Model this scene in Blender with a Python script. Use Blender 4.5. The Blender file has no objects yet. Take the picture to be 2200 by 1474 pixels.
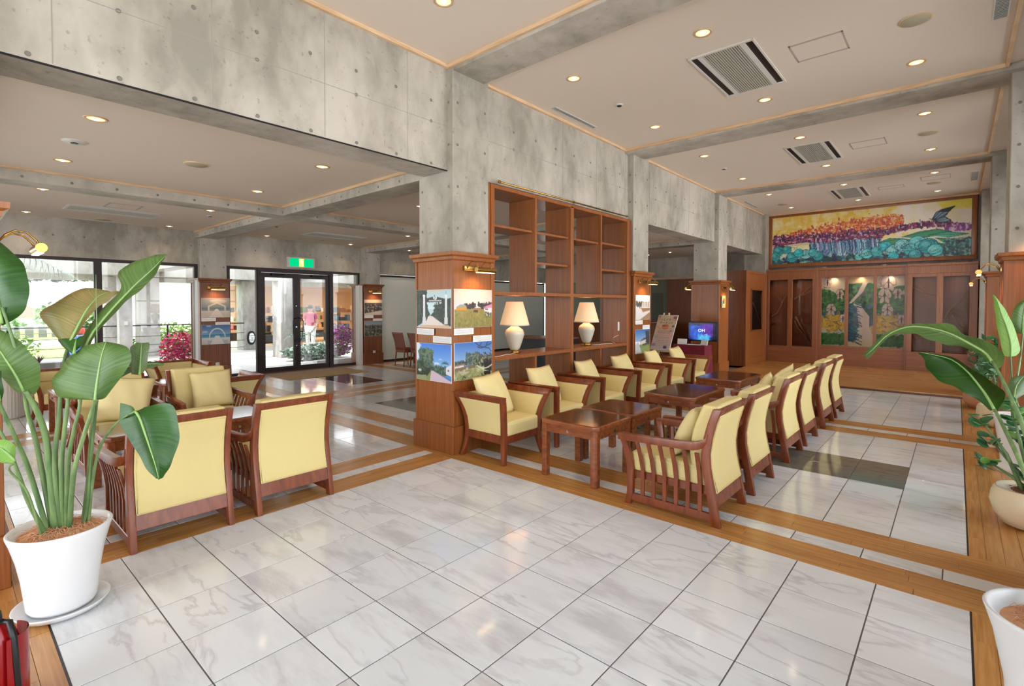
import bpy, bmesh, math, random
import numpy as np
from mathutils import Vector, Matrix
random.seed(7); RNG = np.random.default_rng(7)
PI = math.pi
scene = bpy.context.scene
COL = scene.collection

# ------------------------------------------------------------------ camera
FPX, CX, CY = 1088.667, 1100.0, 682.82
CAM = Vector((3.9832, -3.5539, 1.6111))
pit, yaw, rol = .0241, .7202, .0005
fw = Vector((-math.sin(yaw) * math.cos(pit), math.cos(yaw) * math.cos(pit), -math.sin(pit)))
rt = Vector((math.cos(yaw), math.sin(yaw), 0)); up = rt.cross(fw)
r2 = rt * math.cos(rol) + up * math.sin(rol); u2 = up * math.cos(rol) - rt * math.sin(rol)
cd = bpy.data.cameras.new('camera'); cam = bpy.data.objects.new('camera', cd); COL.objects.link(cam)
cam.matrix_world = Matrix(((r2.x, u2.x, -fw.x, CAM.x), (r2.y, u2.y, -fw.y, CAM.y), (r2.z, u2.z, -fw.z, CAM.z), (0, 0, 0, 1)))
cd.sensor_width = 36.0; cd.lens = FPX / 2200 * 36; cd.shift_y = (CY - 737) / 2200; cd.clip_start = .05; cd.clip_end = 500
scene.camera = cam
scene.view_settings.view_transform = 'Standard'; scene.view_settings.look = 'None'
scene.view_settings.exposure = -0.1; scene.view_settings.gamma = 1.0; scene.view_settings.use_curve_mapping = False
scene.cycles.max_bounces = 6; scene.cycles.diffuse_bounces = 3; scene.cycles.glossy_bounces = 2
scene.cycles.use_adaptive_sampling = True; scene.cycles.adaptive_threshold = .05; scene.cycles.adaptive_min_samples = 12
scene.cycles.transmission_bounces = 4; scene.cycles.transparent_max_bounces = 10
scene.cycles.sample_clamp_indirect = 6; scene.cycles.use_denoising = True
scene.cycles.use_light_tree = False; scene.cycles.caustics_reflective = False; scene.cycles.caustics_refractive = False

# ------------------------------------------------------------------ world: bright hazy sky
SKY = 4.6
w = bpy.data.worlds.new('world'); scene.world = w; w.use_nodes = True
nt = w.node_tree; nt.nodes.clear()
out = nt.nodes.new('ShaderNodeOutputWorld'); bg = nt.nodes.new('ShaderNodeBackground')
tc = nt.nodes.new('ShaderNodeTexCoord'); sp = nt.nodes.new('ShaderNodeSeparateXYZ'); cr = nt.nodes.new('ShaderNodeValToRGB')
cr.color_ramp.elements[0].position = 0; cr.color_ramp.elements[0].color = (1, 1, 1, 1)
cr.color_ramp.elements[1].position = .6; cr.color_ramp.elements[1].color = (.72, .86, 1, 1)
nt.links.new(tc.outputs['Generated'], sp.inputs[0]); nt.links.new(sp.outputs['Z'], cr.inputs[0])
nt.links.new(cr.outputs[0], bg.inputs['Color']); bg.inputs['Strength'].default_value = SKY
nt.links.new(bg.outputs[0], out.inputs[0])

def area(name, loc, rot, sx, sy, power, color, portal=False):
    d = bpy.data.lights.new(name, 'AREA'); d.shape = 'RECTANGLE'; d.size = sx; d.size_y = sy; d.energy = power; d.color = color
    o = bpy.data.objects.new(name, d); COL.objects.link(o); o.location = loc; o.rotation_euler = rot
    if portal: d.cycles.is_portal = True
    return o
# daylight openings (sky portals) of the glazed walls: right, behind the camera, left
area('window_portal', (5.12, 2.1, 2.1), (0, PI / 2, 0), 4.0, 20.0, 1, (1, 1, 1), True)
area('window_portal', (-1.7, -8.25, 2.1), (PI / 2, 0, 0), 13.0, 4.0, 1, (1, 1, 1), True)
area('window_portal', (-8.5, 2.0, 1.25), (0, -PI / 2, 0), 2.4, 20.0, 1, (1, 1, 1), True)
# soft daylight entering through the same glazing
area('daylight_right', (5.3, 2.1, 2.2), (0, PI / 2, 0), 3.8, 20.0, 300, (.86, .94, 1))
area('daylight_back', (.8, -8.4, 2.2), (PI / 2, 0, 0), 9.0, 3.8, 300, (.86, .94, 1))
sd_ = bpy.data.lights.new('sun', 'SUN'); sd_.energy = 5; sd_.angle = .03; sd_.color = (1, .96, .9); so_ = bpy.data.objects.new('sun', sd_); COL.objects.link(so_); so_.rotation_euler = (.55, .12, 0)

# ------------------------------------------------------------------ helpers
def lin(c):
    return tuple((x / 12.92 if x <= .04045 else ((x + .055) / 1.055) ** 2.4) for x in c)
def rgb(r, g, b): return lin((r / 255, g / 255, b / 255))
def at(px, py, depth):
    v = fw + r2 * ((px - CX) / FPX) - u2 * ((py - CY) / FPX)
    return CAM + v * depth
def onz(px, py, z=0.):
    v = at(px, py, 1) - CAM
    return CAM + v * ((z - CAM.z) / v.z)

class MB:
    def __init__(s): s.v = []; s.f = []; s.uv = None
    def add(s, vs, fs):
        n = len(s.v); s.v += [tuple(x) for x in vs]; s.f += [tuple(i + n for i in f) for f in fs]; return s
    def box(s, x0, x1, y0, y1, z0, z1):
        return s.add([(x0, y0, z0), (x1, y0, z0), (x1, y1, z0), (x0, y1, z0), (x0, y0, z1), (x1, y0, z1), (x1, y1, z1), (x0, y1, z1)],
                     [(0, 3, 2, 1), (4, 5, 6, 7), (0, 1, 5, 4), (1, 2, 6, 5), (2, 3, 7, 6), (3, 0, 4, 7)])
    def prism(s, pts, axis, a, b):
        """polygon pts (2D) extruded along axis 'x','y','z' from a to b"""
        def P(p, t): return {'x': (t, p[0], p[1]), 'y': (p[0], t, p[1]), 'z': (p[0], p[1], t)}[axis]
        n = len(pts); vs = [P(p, a) for p in pts] + [P(p, b) for p in pts]
        fs = [tuple(range(n))[::-1], tuple(range(n, 2 * n))] + [(i, (i + 1) % n, n + (i + 1) % n, n + i) for i in range(n)]
        return s.add(vs, fs)
    def bar(s, a, b, w, h, upv=(0, 0, 1)):
        a = Vector(a); b = Vector(b); d = (b - a).normalized(); sx = d.cross(Vector(upv))
        if sx.length < 1e-4: sx = d.cross(Vector((1, 0, 0)))
        sx.normalize(); sy = sx.cross(d).normalized(); vs = []
        for p in (a, b):
            for i, j in ((-1, -1), (1, -1), (1, 1), (-1, 1)): vs.append(p + sx * (w / 2 * i) + sy * (h / 2 * j))
        return s.add(vs, [(0, 1, 2, 3), (7, 6, 5, 4), (0, 4, 5, 1), (1, 5, 6, 2), (2, 6, 7, 3), (3, 7, 4, 0)])
    def loft(s, rings, cap=True):
        n = len(rings[0]); vs = [p for r in rings for p in r]; fs = []
        for k in range(len(rings) - 1):
            for i in range(n): fs.append((k * n + i, k * n + (i + 1) % n, (k + 1) * n + (i + 1) % n, (k + 1) * n + i))
        if cap: fs.append(tuple(range(n))[::-1]); fs.append(tuple((len(rings) - 1) * n + i for i in range(n)))
        return s.add(vs, fs)
    def tube(s, pts, rad, seg=8, cap=True):
        pts = [Vector(p) for p in pts]; rad = rad if isinstance(rad, (list, tuple)) else [rad] * len(pts)
        rings = []; ref = Vector((.13, .27, .95))
        for i, p in enumerate(pts):
            d = (pts[min(i + 1, len(pts) - 1)] - pts[max(i - 1, 0)]).normalized()
            a = d.cross(ref)
            if a.length < .05: a = d.cross(Vector((1, 0, 0)))
            a.normalize(); b = d.cross(a)
            rings.append([p + (a * math.cos(2 * PI * k / seg) + b * math.sin(2 * PI * k / seg)) * rad[i] for k in range(seg)])
        return s.loft(rings, cap)
    def lathe(s, prof, seg=24, c=(0, 0, 0), cap=False):
        rings = [[(c[0] + r * math.cos(2 * PI * k / seg), c[1] + r * math.sin(2 * PI * k / seg), c[2] + z) for k in range(seg)] for r, z in prof]
        return s.loft(rings, cap)
    def ell(s, c, r, seg=10, rings=6, M=None):
        pts = []
        for j in range(1, rings):
            t = PI * j / rings
            pts.append([Vector((r[0] * math.sin(t) * math.cos(2 * PI * k / seg), r[1] * math.sin(t) * math.sin(2 * PI * k / seg), -r[2] * math.cos(t))) for k in range(seg)])
        if M is not None: pts = [[M @ p for p in q] for q in pts]
        return s.loft([[p + Vector(c) for p in q] for q in pts], True)
    def build(s, name, mat, parent=None, smooth=False, bevel=0, seg=2, sub=0, autos=None):
        me = bpy.data.meshes.new(name); me.from_pydata(s.v, [], s.f)
        if bevel or True:
            bm = bmesh.new(); bm.from_mesh(me)
            bmesh.ops.recalc_face_normals(bm, faces=bm.faces)
            if bevel:
                es = [e for e in bm.edges if len(e.link_faces) == 2 and e.calc_face_angle(0) > .5]
                if es: bmesh.ops.bevel(bm, geom=es, offset=bevel, segments=seg, affect='EDGES', profile=.6, clamp_overlap=True)
            bm.to_mesh(me); bm.free()
        if smooth or bevel:
            me.polygons.foreach_set('use_smooth', [True] * len(me.polygons))
            if not smooth or autos: me.set_sharp_from_angle(angle=autos or .6)
        if mat: me.materials.append(mat)
        o = bpy.data.objects.new(name, me); COL.objects.link(o)
        if parent is not None: o.parent = parent
        if sub:
            m = o.modifiers.new('sub', 'SUBSURF'); m.levels = sub; m.render_levels = sub
        return o

def tag(o, label=None, cat=None, group=None, kind=None):
    if label: o['label'] = label
    if cat: o['category'] = cat
    if group: o['group'] = group
    if kind: o['kind'] = kind
    return o
def empty(name, loc, rz=0., label=None, cat=None, group=None, kind=None):
    o = bpy.data.objects.new(name, None); COL.objects.link(o); o.location = loc; o.rotation_euler = (0, 0, rz); o.empty_display_size = .1
    return tag(o, label, cat, group, kind)
def kids(o): return [c for c in bpy.data.objects if c.parent == o]
_kid = {}
def copy_tree(o, parent=None):
    c = o.copy(); COL.objects.link(c); c.parent = parent
    if o.name not in _kid: _kid[o.name] = [k.name for k in kids(o)]
    for k in _kid[o.name]: copy_tree(bpy.data.objects[k], c)
    return c
def struct(o): o['kind'] = 'structure'; return o

# ------------------------------------------------------------------ materials
def newmat(name):
    m = bpy.data.materials.new(name); m.use_nodes = True; nt = m.node_tree
    return m, nt, nt.nodes['Principled BSDF'], nt.nodes, nt.links
def plain(name, c, rough=.6, metal=0., spec=.5, emis=None, es=0., bump=0., bscale=60., var=0., alpha=None, coat=0.):
    m, nt, b, N, L = newmat(name)
    b.inputs['Base Color'].default_value = (*c, 1); b.inputs['Roughness'].default_value = rough; b.inputs['Metallic'].default_value = metal
    b.inputs['Specular IOR Level'].default_value = spec; b.inputs['Coat Weight'].default_value = coat
    if emis: b.inputs['Emission Color'].default_value = (*emis, 1); b.inputs['Emission Strength'].default_value = es
    t = N.new('ShaderNodeTexCoord'); n = N.new('ShaderNodeTexNoise'); n.inputs['Scale'].default_value = bscale; n.inputs['Detail'].default_value = 3
    L.new(t.outputs['Object'], n.inputs['Vector'])
    if bump:
        bp = N.new('ShaderNodeBump'); bp.inputs['Strength'].default_value = bump; bp.inputs['Distance'].default_value = .01
        L.new(n.outputs['Fac'], bp.inputs['Height']); L.new(bp.outputs[0], b.inputs['Normal'])
    v = var or .03
    n2 = N.new('ShaderNodeTexNoise'); n2.inputs['Scale'].default_value = bscale / 8; L.new(t.outputs['Object'], n2.inputs['Vector'])
    mx = N.new('ShaderNodeMix'); mx.data_type = 'RGBA'
    mx.inputs['A'].default_value = (*[x * (1 - v) for x in c], 1); mx.inputs['B'].default_value = (*[min(1, x * (1 + v)) for x in c], 1)
    L.new(n2.outputs['Fac'], mx.inputs['Factor']); L.new(mx.outputs['Result'], b.inputs['Base Color'])
    return m
def wood(name, c0, c1, scale=(40, 40, 2.5), rough=.35, rnd=.12, bump=.05, coord='Object', spec=.5, streak=.5):
    m, nt, b, N, L = newmat(name)
    t = N.new('ShaderNodeTexCoord'); mp = N.new('ShaderNodeMapping'); mp.inputs['Scale'].default_value = scale
    L.new(t.outputs[coord], mp.inputs[0]); oi = N.new('ShaderNodeObjectInfo')
    ad = N.new('ShaderNodeVectorMath'); ad.operation = 'ADD'; mu = N.new('ShaderNodeMath'); mu.operation = 'MULTIPLY'; mu.inputs[1].default_value = 37
    L.new(oi.outputs['Random'], mu.inputs[0]); L.new(mp.outputs[0], ad.inputs[0]); L.new(mu.outputs[0], ad.inputs[1])
    n = N.new('ShaderNodeTexNoise'); n.inputs['Scale'].default_value = 1; n.inputs['Detail'].default_value = 5; n.inputs['Distortion'].default_value = streak
    L.new(ad.outputs[0], n.inputs['Vector'])
    r = N.new('ShaderNodeValToRGB'); r.color_ramp.elements[0].position = .32; r.color_ramp.elements[1].position = .68
    r.color_ramp.elements[0].color = (*c0, 1); r.color_ramp.elements[1].color = (*c1, 1); L.new(n.outputs['Fac'], r.inputs[0])
    h = N.new('ShaderNodeHueSaturation'); mr = N.new('ShaderNodeMapRange'); mr.inputs['To Min'].default_value = 1 - rnd; mr.inputs['To Max'].default_value = 1 + rnd
    L.new(oi.outputs['Random'], mr.inputs['Value']); L.new(mr.outputs[0], h.inputs['Value']); L.new(r.outputs[0], h.inputs['Color'])
    L.new(h.outputs[0], b.inputs['Base Color']); b.inputs['Roughness'].default_value = rough; b.inputs['Specular IOR Level'].default_value = spec
    bp = N.new('ShaderNodeBump'); bp.inputs['Strength'].default_value = bump; bp.inputs['Distance'].default_value = .004
    L.new(n.outputs['Fac'], bp.inputs['Height']); L.new(bp.outputs[0], b.inputs['Normal'])
    return m
def concrete(name, c0, c1, c2):
    m, nt, b, N, L = newmat(name)
    g = N.new('ShaderNodeNewGeometry'); n1 = N.new('ShaderNodeTexNoise'); n1.inputs['Scale'].default_value = 1.1; n1.inputs['Detail'].default_value = 8; n1.inputs['Roughness'].default_value = .62
    n2 = N.new('ShaderNodeTexNoise'); n2.inputs['Scale'].default_value = 6; n2.inputs['Detail'].default_value = 6; n2.inputs['Distortion'].default_value = .6
    mp = N.new('ShaderNodeMapping'); mp.inputs['Scale'].default_value = (1, 1, .55); L.new(g.outputs['Position'], mp.inputs[0])
    for n in (n1, n2): L.new(mp.outputs[0], n.inputs['Vector'])
    r = N.new('ShaderNodeValToRGB'); e = r.color_ramp.elements; e[0].position = .36; e[0].color = (*c0, 1); e[1].position = .52; e[1].color = (*c1, 1)
    k = e.new(.66); k.color = (*c2, 1)
    a = N.new('ShaderNodeMath'); a.operation = 'MULTIPLY_ADD'; a.inputs[1].default_value = .35
    sb = N.new('ShaderNodeMath'); sb.operation = 'SUBTRACT'; sb.inputs[1].default_value = .175
    L.new(n2.outputs['Fac'], a.inputs[0]); L.new(n1.outputs['Fac'], a.inputs[2]); L.new(a.outputs[0], sb.inputs[0]); L.new(sb.outputs[0], r.inputs[0])
    # small dark pits and streaks of wear
    n3 = N.new('ShaderNodeTexNoise'); n3.inputs['Scale'].default_value = 22; n3.inputs['Detail'].default_value = 4; L.new(g.outputs['Position'], n3.inputs['Vector'])
    r3 = N.new('ShaderNodeValToRGB'); r3.color_ramp.elements[0].position = .27; r3.color_ramp.elements[0].color = (.62, .6, .57, 1); r3.color_ramp.elements[1].position = .36; r3.color_ramp.elements[1].color = (1, 1, 1, 1)
    L.new(n3.outputs['Fac'], r3.inputs[0])
    mx = N.new('ShaderNodeMix'); mx.data_type = 'RGBA'; mx.blend_type = 'MULTIPLY'; mx.inputs['Factor'].default_value = .7
    L.new(r.outputs[0], mx.inputs['A']); L.new(r3.outputs[0], mx.inputs['B']); L.new(mx.outputs['Result'], b.inputs['Base Color'])
    b.inputs['Roughness'].default_value = .62; b.inputs['Specular IOR Level'].default_value = .3
    bp = N.new('ShaderNodeBump'); bp.inputs['Strength'].default_value = .15; bp.inputs['Distance'].default_value = .01
    L.new(n2.outputs['Fac'], bp.inputs['Height']); L.new(bp.outputs[0], b.inputs['Normal'])
    return m
def marble(name, base, vein, coord_world=False, warm=0.):
    m, nt, b, N, L = newmat(name)
    g = N.new('ShaderNodeNewGeometry'); oi = N.new('ShaderNodeObjectInfo')
    mu = N.new('ShaderNodeMath'); mu.operation = 'MULTIPLY'; mu.inputs[1].default_value = 0 if coord_world else 53
    L.new(oi.outputs['Random'], mu.inputs[0])
    ad = N.new('ShaderNodeVectorMath'); ad.operation = 'ADD'; L.new(g.outputs['Position'], ad.inputs[0]); L.new(mu.outputs[0], ad.inputs[1])
    mp = N.new('ShaderNodeMapping'); mp.inputs['Rotation'].default_value = (0, 0, .9); mp.inputs['Scale'].default_value = (.7, 2.6, 1); L.new(ad.outputs[0], mp.inputs[0])
    n = N.new('ShaderNodeTexNoise'); n.inputs['Scale'].default_value = 1.5; n.inputs['Detail'].default_value = 7; n.inputs['Distortion'].default_value = .45; n.inputs['Roughness'].default_value = .55
    L.new(mp.outputs[0], n.inputs['Vector'])
    a = N.new('ShaderNodeMath'); a.operation = 'SUBTRACT'; a.inputs[1].default_value = .5; ab = N.new('ShaderNodeMath'); ab.operation = 'ABSOLUTE'
    L.new(n.outputs['Fac'], a.inputs[0]); L.new(a.outputs[0], ab.inputs[0])
    r = N.new('ShaderNodeValToRGB'); r.color_ramp.elements[0].position = 0; r.color_ramp.elements[0].color = (*[x * .35 + y * .65 for x, y in zip(base, vein)], 1); r.color_ramp.elements[1].position = .03; r.color_ramp.elements[1].color = (*base, 1)
    L.new(ab.outputs[0], r.inputs[0])
    n2 = N.new('ShaderNodeTexNoise'); n2.inputs['Scale'].default_value = 2.0; n2.inputs['Detail'].default_value = 8; n2.inputs['Roughness'].default_value = .65; L.new(mp.outputs[0], n2.inputs['Vector'])
    r2_ = N.new('ShaderNodeValToRGB'); r2_.color_ramp.elements[0].position = .36; r2_.color_ramp.elements[0].color = (*[x * .35 + y * .65 for x, y in zip(base, vein)], 1); r2_.color_ramp.elements[1].position = .53; r2_.color_ramp.elements[1].color = (*base, 1)
    L.new(n2.outputs['Fac'], r2_.inputs[0])
    mk = N.new('ShaderNodeTexNoise'); mk.inputs['Scale'].default_value = 1.3; L.new(ad.outputs[0], mk.inputs['Vector'])
    mr = N.new('ShaderNodeMapRange'); mr.inputs['From Min'].default_value = .42; mr.inputs['From Max'].default_value = .62; L.new(mk.outputs['Fac'], mr.inputs['Value'])
    mx = N.new('ShaderNodeMix'); mx.data_type = 'RGBA'; L.new(mr.outputs[0], mx.inputs['Factor']); L.new(r2_.outputs[0], mx.inputs['A']); L.new(r.outputs[0], mx.inputs['B'])
    h = N.new('ShaderNodeHueSaturation'); m2 = N.new('ShaderNodeMapRange'); m2.inputs['To Min'].default_value = .93; m2.inputs['To Max'].default_value = 1.03
    L.new(oi.outputs['Random'], m2.inputs['Value']); L.new(m2.outputs[0], h.inputs['Value']); L.new(mx.outputs['Result'], h.inputs['Color'])
    L.new(h.outputs[0], b.inputs['Base Color']); b.inputs['Roughness'].default_value = .08; b.inputs['Specular IOR Level'].default_value = .55
    return m
def glassmat(name, tint=(1, 1, 1), refl=1.0):
    m, nt, b, N, L = newmat(name); N.remove(b); o = [n for n in N if n.type == 'OUTPUT_MATERIAL'][0]
    t = N.new('ShaderNodeBsdfTransparent'); t.inputs[0].default_value = (*tint, 1); gl = N.new('ShaderNodeBsdfGlossy'); gl.inputs['Roughness'].default_value = .02
    fr = N.new('ShaderNodeFresnel'); fr.inputs[0].default_value = 1.45; mu = N.new('ShaderNodeMath'); mu.operation = 'MULTIPLY'; mu.inputs[1].default_value = refl
    mx = N.new('ShaderNodeMixShader'); L.new(fr.outputs[0], mu.inputs[0]); L.new(mu.outputs[0], mx.inputs[0]); L.new(t.outputs[0], mx.inputs[1]); L.new(gl.outputs[0], mx.inputs[2]); L.new(mx.outputs[0], o.inputs[0])
    return m
def leafmat(name, dark, light, trans=.35, vein=34.):
    m, nt, b, N, L = newmat(name); o = [n for n in N if n.type == 'OUTPUT_MATERIAL'][0]
    uv = N.new('ShaderNodeUVMap'); uv.uv_map = 'leaf'; s = N.new('ShaderNodeSeparateXYZ'); L.new(uv.outputs[0], s.inputs[0])
    ab = N.new('ShaderNodeMath'); ab.operation = 'ABSOLUTE'; L.new(s.outputs['Y'], ab.inputs[0])
    su = N.new('ShaderNodeMath'); su.operation = 'MULTIPLY_ADD'; su.inputs[1].default_value = -.16; L.new(ab.outputs[0], su.inputs[0]); L.new(s.outputs['X'], su.inputs[2])
    mm = N.new('ShaderNodeMath'); mm.operation = 'MULTIPLY'; mm.inputs[1].default_value = vein; L.new(su.outputs[0], mm.inputs[0])
    nz = N.new('ShaderNodeTexNoise'); nz.noise_dimensions = '1D'; nz.inputs['Scale'].default_value = 1; nz.inputs['Detail'].default_value = 4; L.new(mm.outputs[0], nz.inputs['W'])
    tcn = N.new('ShaderNodeTexCoord'); n2 = N.new('ShaderNodeTexNoise'); n2.inputs['Scale'].default_value = 5; L.new(tcn.outputs['Object'], n2.inputs['Vector'])
    ad = N.new('ShaderNodeMath'); ad.operation = 'ADD'; L.new(nz.outputs['Fac'], ad.inputs[0]); L.new(n2.outputs['Fac'], ad.inputs[1])
    r = N.new('ShaderNodeValToRGB'); r.color_ramp.elements[0].position = .34; r.color_ramp.elements[1].position = .68; r.color_ramp.elements[0].color = (*dark, 1); r.color_ramp.elements[1].color = (*light, 1)
    hf = N.new('ShaderNodeMath'); hf.operation = 'MULTIPLY'; hf.inputs[1].default_value = .5; L.new(ad.outputs[0], hf.inputs[0]); L.new(hf.outputs[0], r.inputs[0])
    L.new(r.outputs[0], b.inputs['Base Color']); b.inputs['Roughness'].default_value = .38
    bp = N.new('ShaderNodeBump'); bp.inputs['Strength'].default_value = .15; bp.inputs['Distance'].default_value = .005; L.new(nz.outputs['Fac'], bp.inputs['Height']); L.new(bp.outputs[0], b.inputs['Normal'])
    tr = N.new('ShaderNodeBsdfTranslucent'); L.new(r.outputs[0], tr.inputs[0]); mx = N.new('ShaderNodeMixShader'); mx.inputs[0].default_value = trans
    L.new(b.outputs[0], mx.inputs[1]); L.new(tr.outputs[0], mx.inputs[2]); L.new(mx.outputs[0], o.inputs[0])
    return m
def emit(name, c, s):
    m, nt, b, N, L = newmat(name); N.remove(b); o = [n for n in N if n.type == 'OUTPUT_MATERIAL'][0]
    e = N.new('ShaderNodeEmission'); e.inputs[0].default_value = (*c, 1); e.inputs[1].default_value = s; L.new(e.outputs[0], o.inputs[0]); return m

M = {}
M['conc'] = concrete('concrete', rgb(150, 144, 132), rgb(178, 171, 158), rgb(195, 188, 176))
M['conc_dark'] = plain('concrete_joint', rgb(158, 151, 141), .8)
M['hole'] = plain('tie_hole', rgb(128, 122, 114), .9)
M['ceil'] = plain('ceiling_paint', rgb(222, 208, 192), .85, spec=.2, bscale=8, var=.015)
M['trim'] = wood('pale_wood_trim', rgb(196, 160, 122), rgb(222, 190, 152), (3, 3, 40), .5)
M['clad'] = wood('panel_wood', rgb(134, 76, 36), rgb(162, 97, 48), (45, 45, 1.2), .3, .03, .03)
M['clad_dark'] = wood('dark_panel_wood', rgb(106, 58, 30), rgb(136, 78, 42), (45, 45, 1.2), .35, .05, .03)
M['clad_h'] = wood('horizontal_panel_wood', rgb(132, 76, 42), rgb(160, 96, 56), (1.5, 45, 45), .35, .04, .03)
M['chairwood'] = wood('chair_wood', rgb(112, 52, 27), rgb(138, 69, 36), (22, 22, 5), .25, .06, .03)
M['tablewood'] = wood('table_wood', rgb(118, 62, 34), rgb(150, 84, 46), (8, 30, 30), .22, .12, .03)
M['tabletop'] = wood('lacquered_burl', rgb(52, 26, 12), rgb(100, 56, 24), (7, 7, 7), .1, .15, .0, streak=2.)
M['fabric'] = plain('yellow_fabric', rgb(224, 204, 142), .75, spec=.25, bump=.12, bscale=260, var=.02)
M['pillow'] = plain('yellow_pillow_fabric', rgb(226, 208, 150), .85, spec=.2, bump=.2, bscale=200, var=.03)
M['marble'] = marble('white_marble', rgb(233, 234, 235), rgb(192, 188, 190))
M['marble_w'] = marble('white_marble_far', rgb(232, 230, 227), rgb(196, 192, 190), True)
M['granite'] = marble('grey_green_stone', rgb(118, 116, 104), rgb(86, 84, 76))
M['granite2'] = marble('dark_stone', rgb(84, 80, 72), rgb(60, 58, 52))
M['grout'] = plain('grout', rgb(112, 103, 100), .9)
M['plank_x'] = wood('floor_board_x', rgb(174, 118, 60), rgb(202, 146, 82), (3, 60, 30), .22, .09, .02)
M['plank_y'] = wood('floor_board_y', rgb(174, 118, 60), rgb(202, 146, 82), (60, 3, 30), .22, .09, .02)
M['frame'] = plain('dark_bronze_frame', rgb(46, 34, 34), .4, metal=.3)
M['glass'] = glassmat('window_glass')
M['glass_case'] = glassmat('case_glass', (.92, .9, .88), .12)
M['white'] = plain('white_glaze', rgb(232, 232, 232), .25)
M['cream'] = plain('cream_glaze', rgb(226, 210, 178), .4)
M['white_metal'] = plain('white_paint', rgb(215, 212, 205), .5)
M['grey_metal'] = plain('grey_louvre', rgb(186, 182, 168), .5)
M['black'] = plain('black_plastic', rgb(20, 20, 22), .4)
M['brass'] = plain('brass', rgb(190, 150, 80), .25, metal=1.)
M['chrome'] = plain('steel', rgb(190, 190, 192), .25, metal=1.)
M['iron'] = plain('black_iron', rgb(30, 30, 32), .5, metal=.5)
M['coir'] = plain('coir_mulch', rgb(214, 158, 118), .95, bump=1., bscale=70, var=.35)
M['soil'] = plain('soil', rgb(130, 88, 62), .95, bump=1., bscale=50, var=.3)
M['stem'] = wood('plant_stem', rgb(78, 108, 66), rgb(128, 152, 96), (20, 20, 3), .4)
M['midrib'] = plain('leaf_midrib', rgb(140, 176, 100), .4)
M['leaf'] = leafmat('strelitzia_leaf', rgb(72, 104, 50), rgb(112, 144, 74), .3)
M['leaf_dark'] = leafmat('dark_leaf', rgb(30, 70, 18), rgb(52, 98, 30), .12)
M['leaf_grey'] = leafmat('grey_green_leaf', rgb(78, 102, 66), rgb(116, 142, 88), .3)
M['leaf_tan'] = leafmat('browning_leaf', rgb(120, 132, 78), rgb(190, 158, 98), .35, 60)
M['leaf_light'] = leafmat('bright_young_leaf', rgb(126, 184, 84), rgb(176, 218, 120), .4)
M['jade'] = plain('jade_leaf', rgb(58, 110, 62), .3, var=.3, bscale=30)
M['jade2'] = plain('jade_leaf_light', rgb(120, 176, 84), .3, var=.2, bscale=30)
M['lampshade'] = plain('lamp_shade_cloth', rgb(226, 196, 160), .8, emis=(1., .62, .32), es=.55)
M['ceramic'] = plain('lamp_ceramic', rgb(206, 204, 186), .15)
M['warm'] = emit('warm_bulb', (1, .62, .28), 14)
M['down'] = emit('downlight_bulb', (1, .72, .42), 9)
M['paper'] = plain('white_card', rgb(236, 236, 234), .7)
M['ink'] = plain('grey_print', rgb(150, 150, 152), .8)
M['redcloth'] = plain('red_cloth', rgb(112, 14, 36), .85)
M['mat'] = plain('beige_door_mat', rgb(176, 142, 98), .95, bump=.6, bscale=300, var=.06)
M['green_sign'] = emit('exit_green', (0.0, .62, .22), 1.3)
M['sign_white'] = emit('exit_white', (.8, 1, .75), 1.6)
M['sign_yellow'] = emit('exit_yellow', (.75, .9, .15), 1.3)
M['terracotta'] = plain('terracotta', rgb(196, 140, 104), .7, var=.1)
M['lobe'] = plain('beige_speaker_grille', rgb(176, 166, 140), .8)
print('materials ok')

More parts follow.
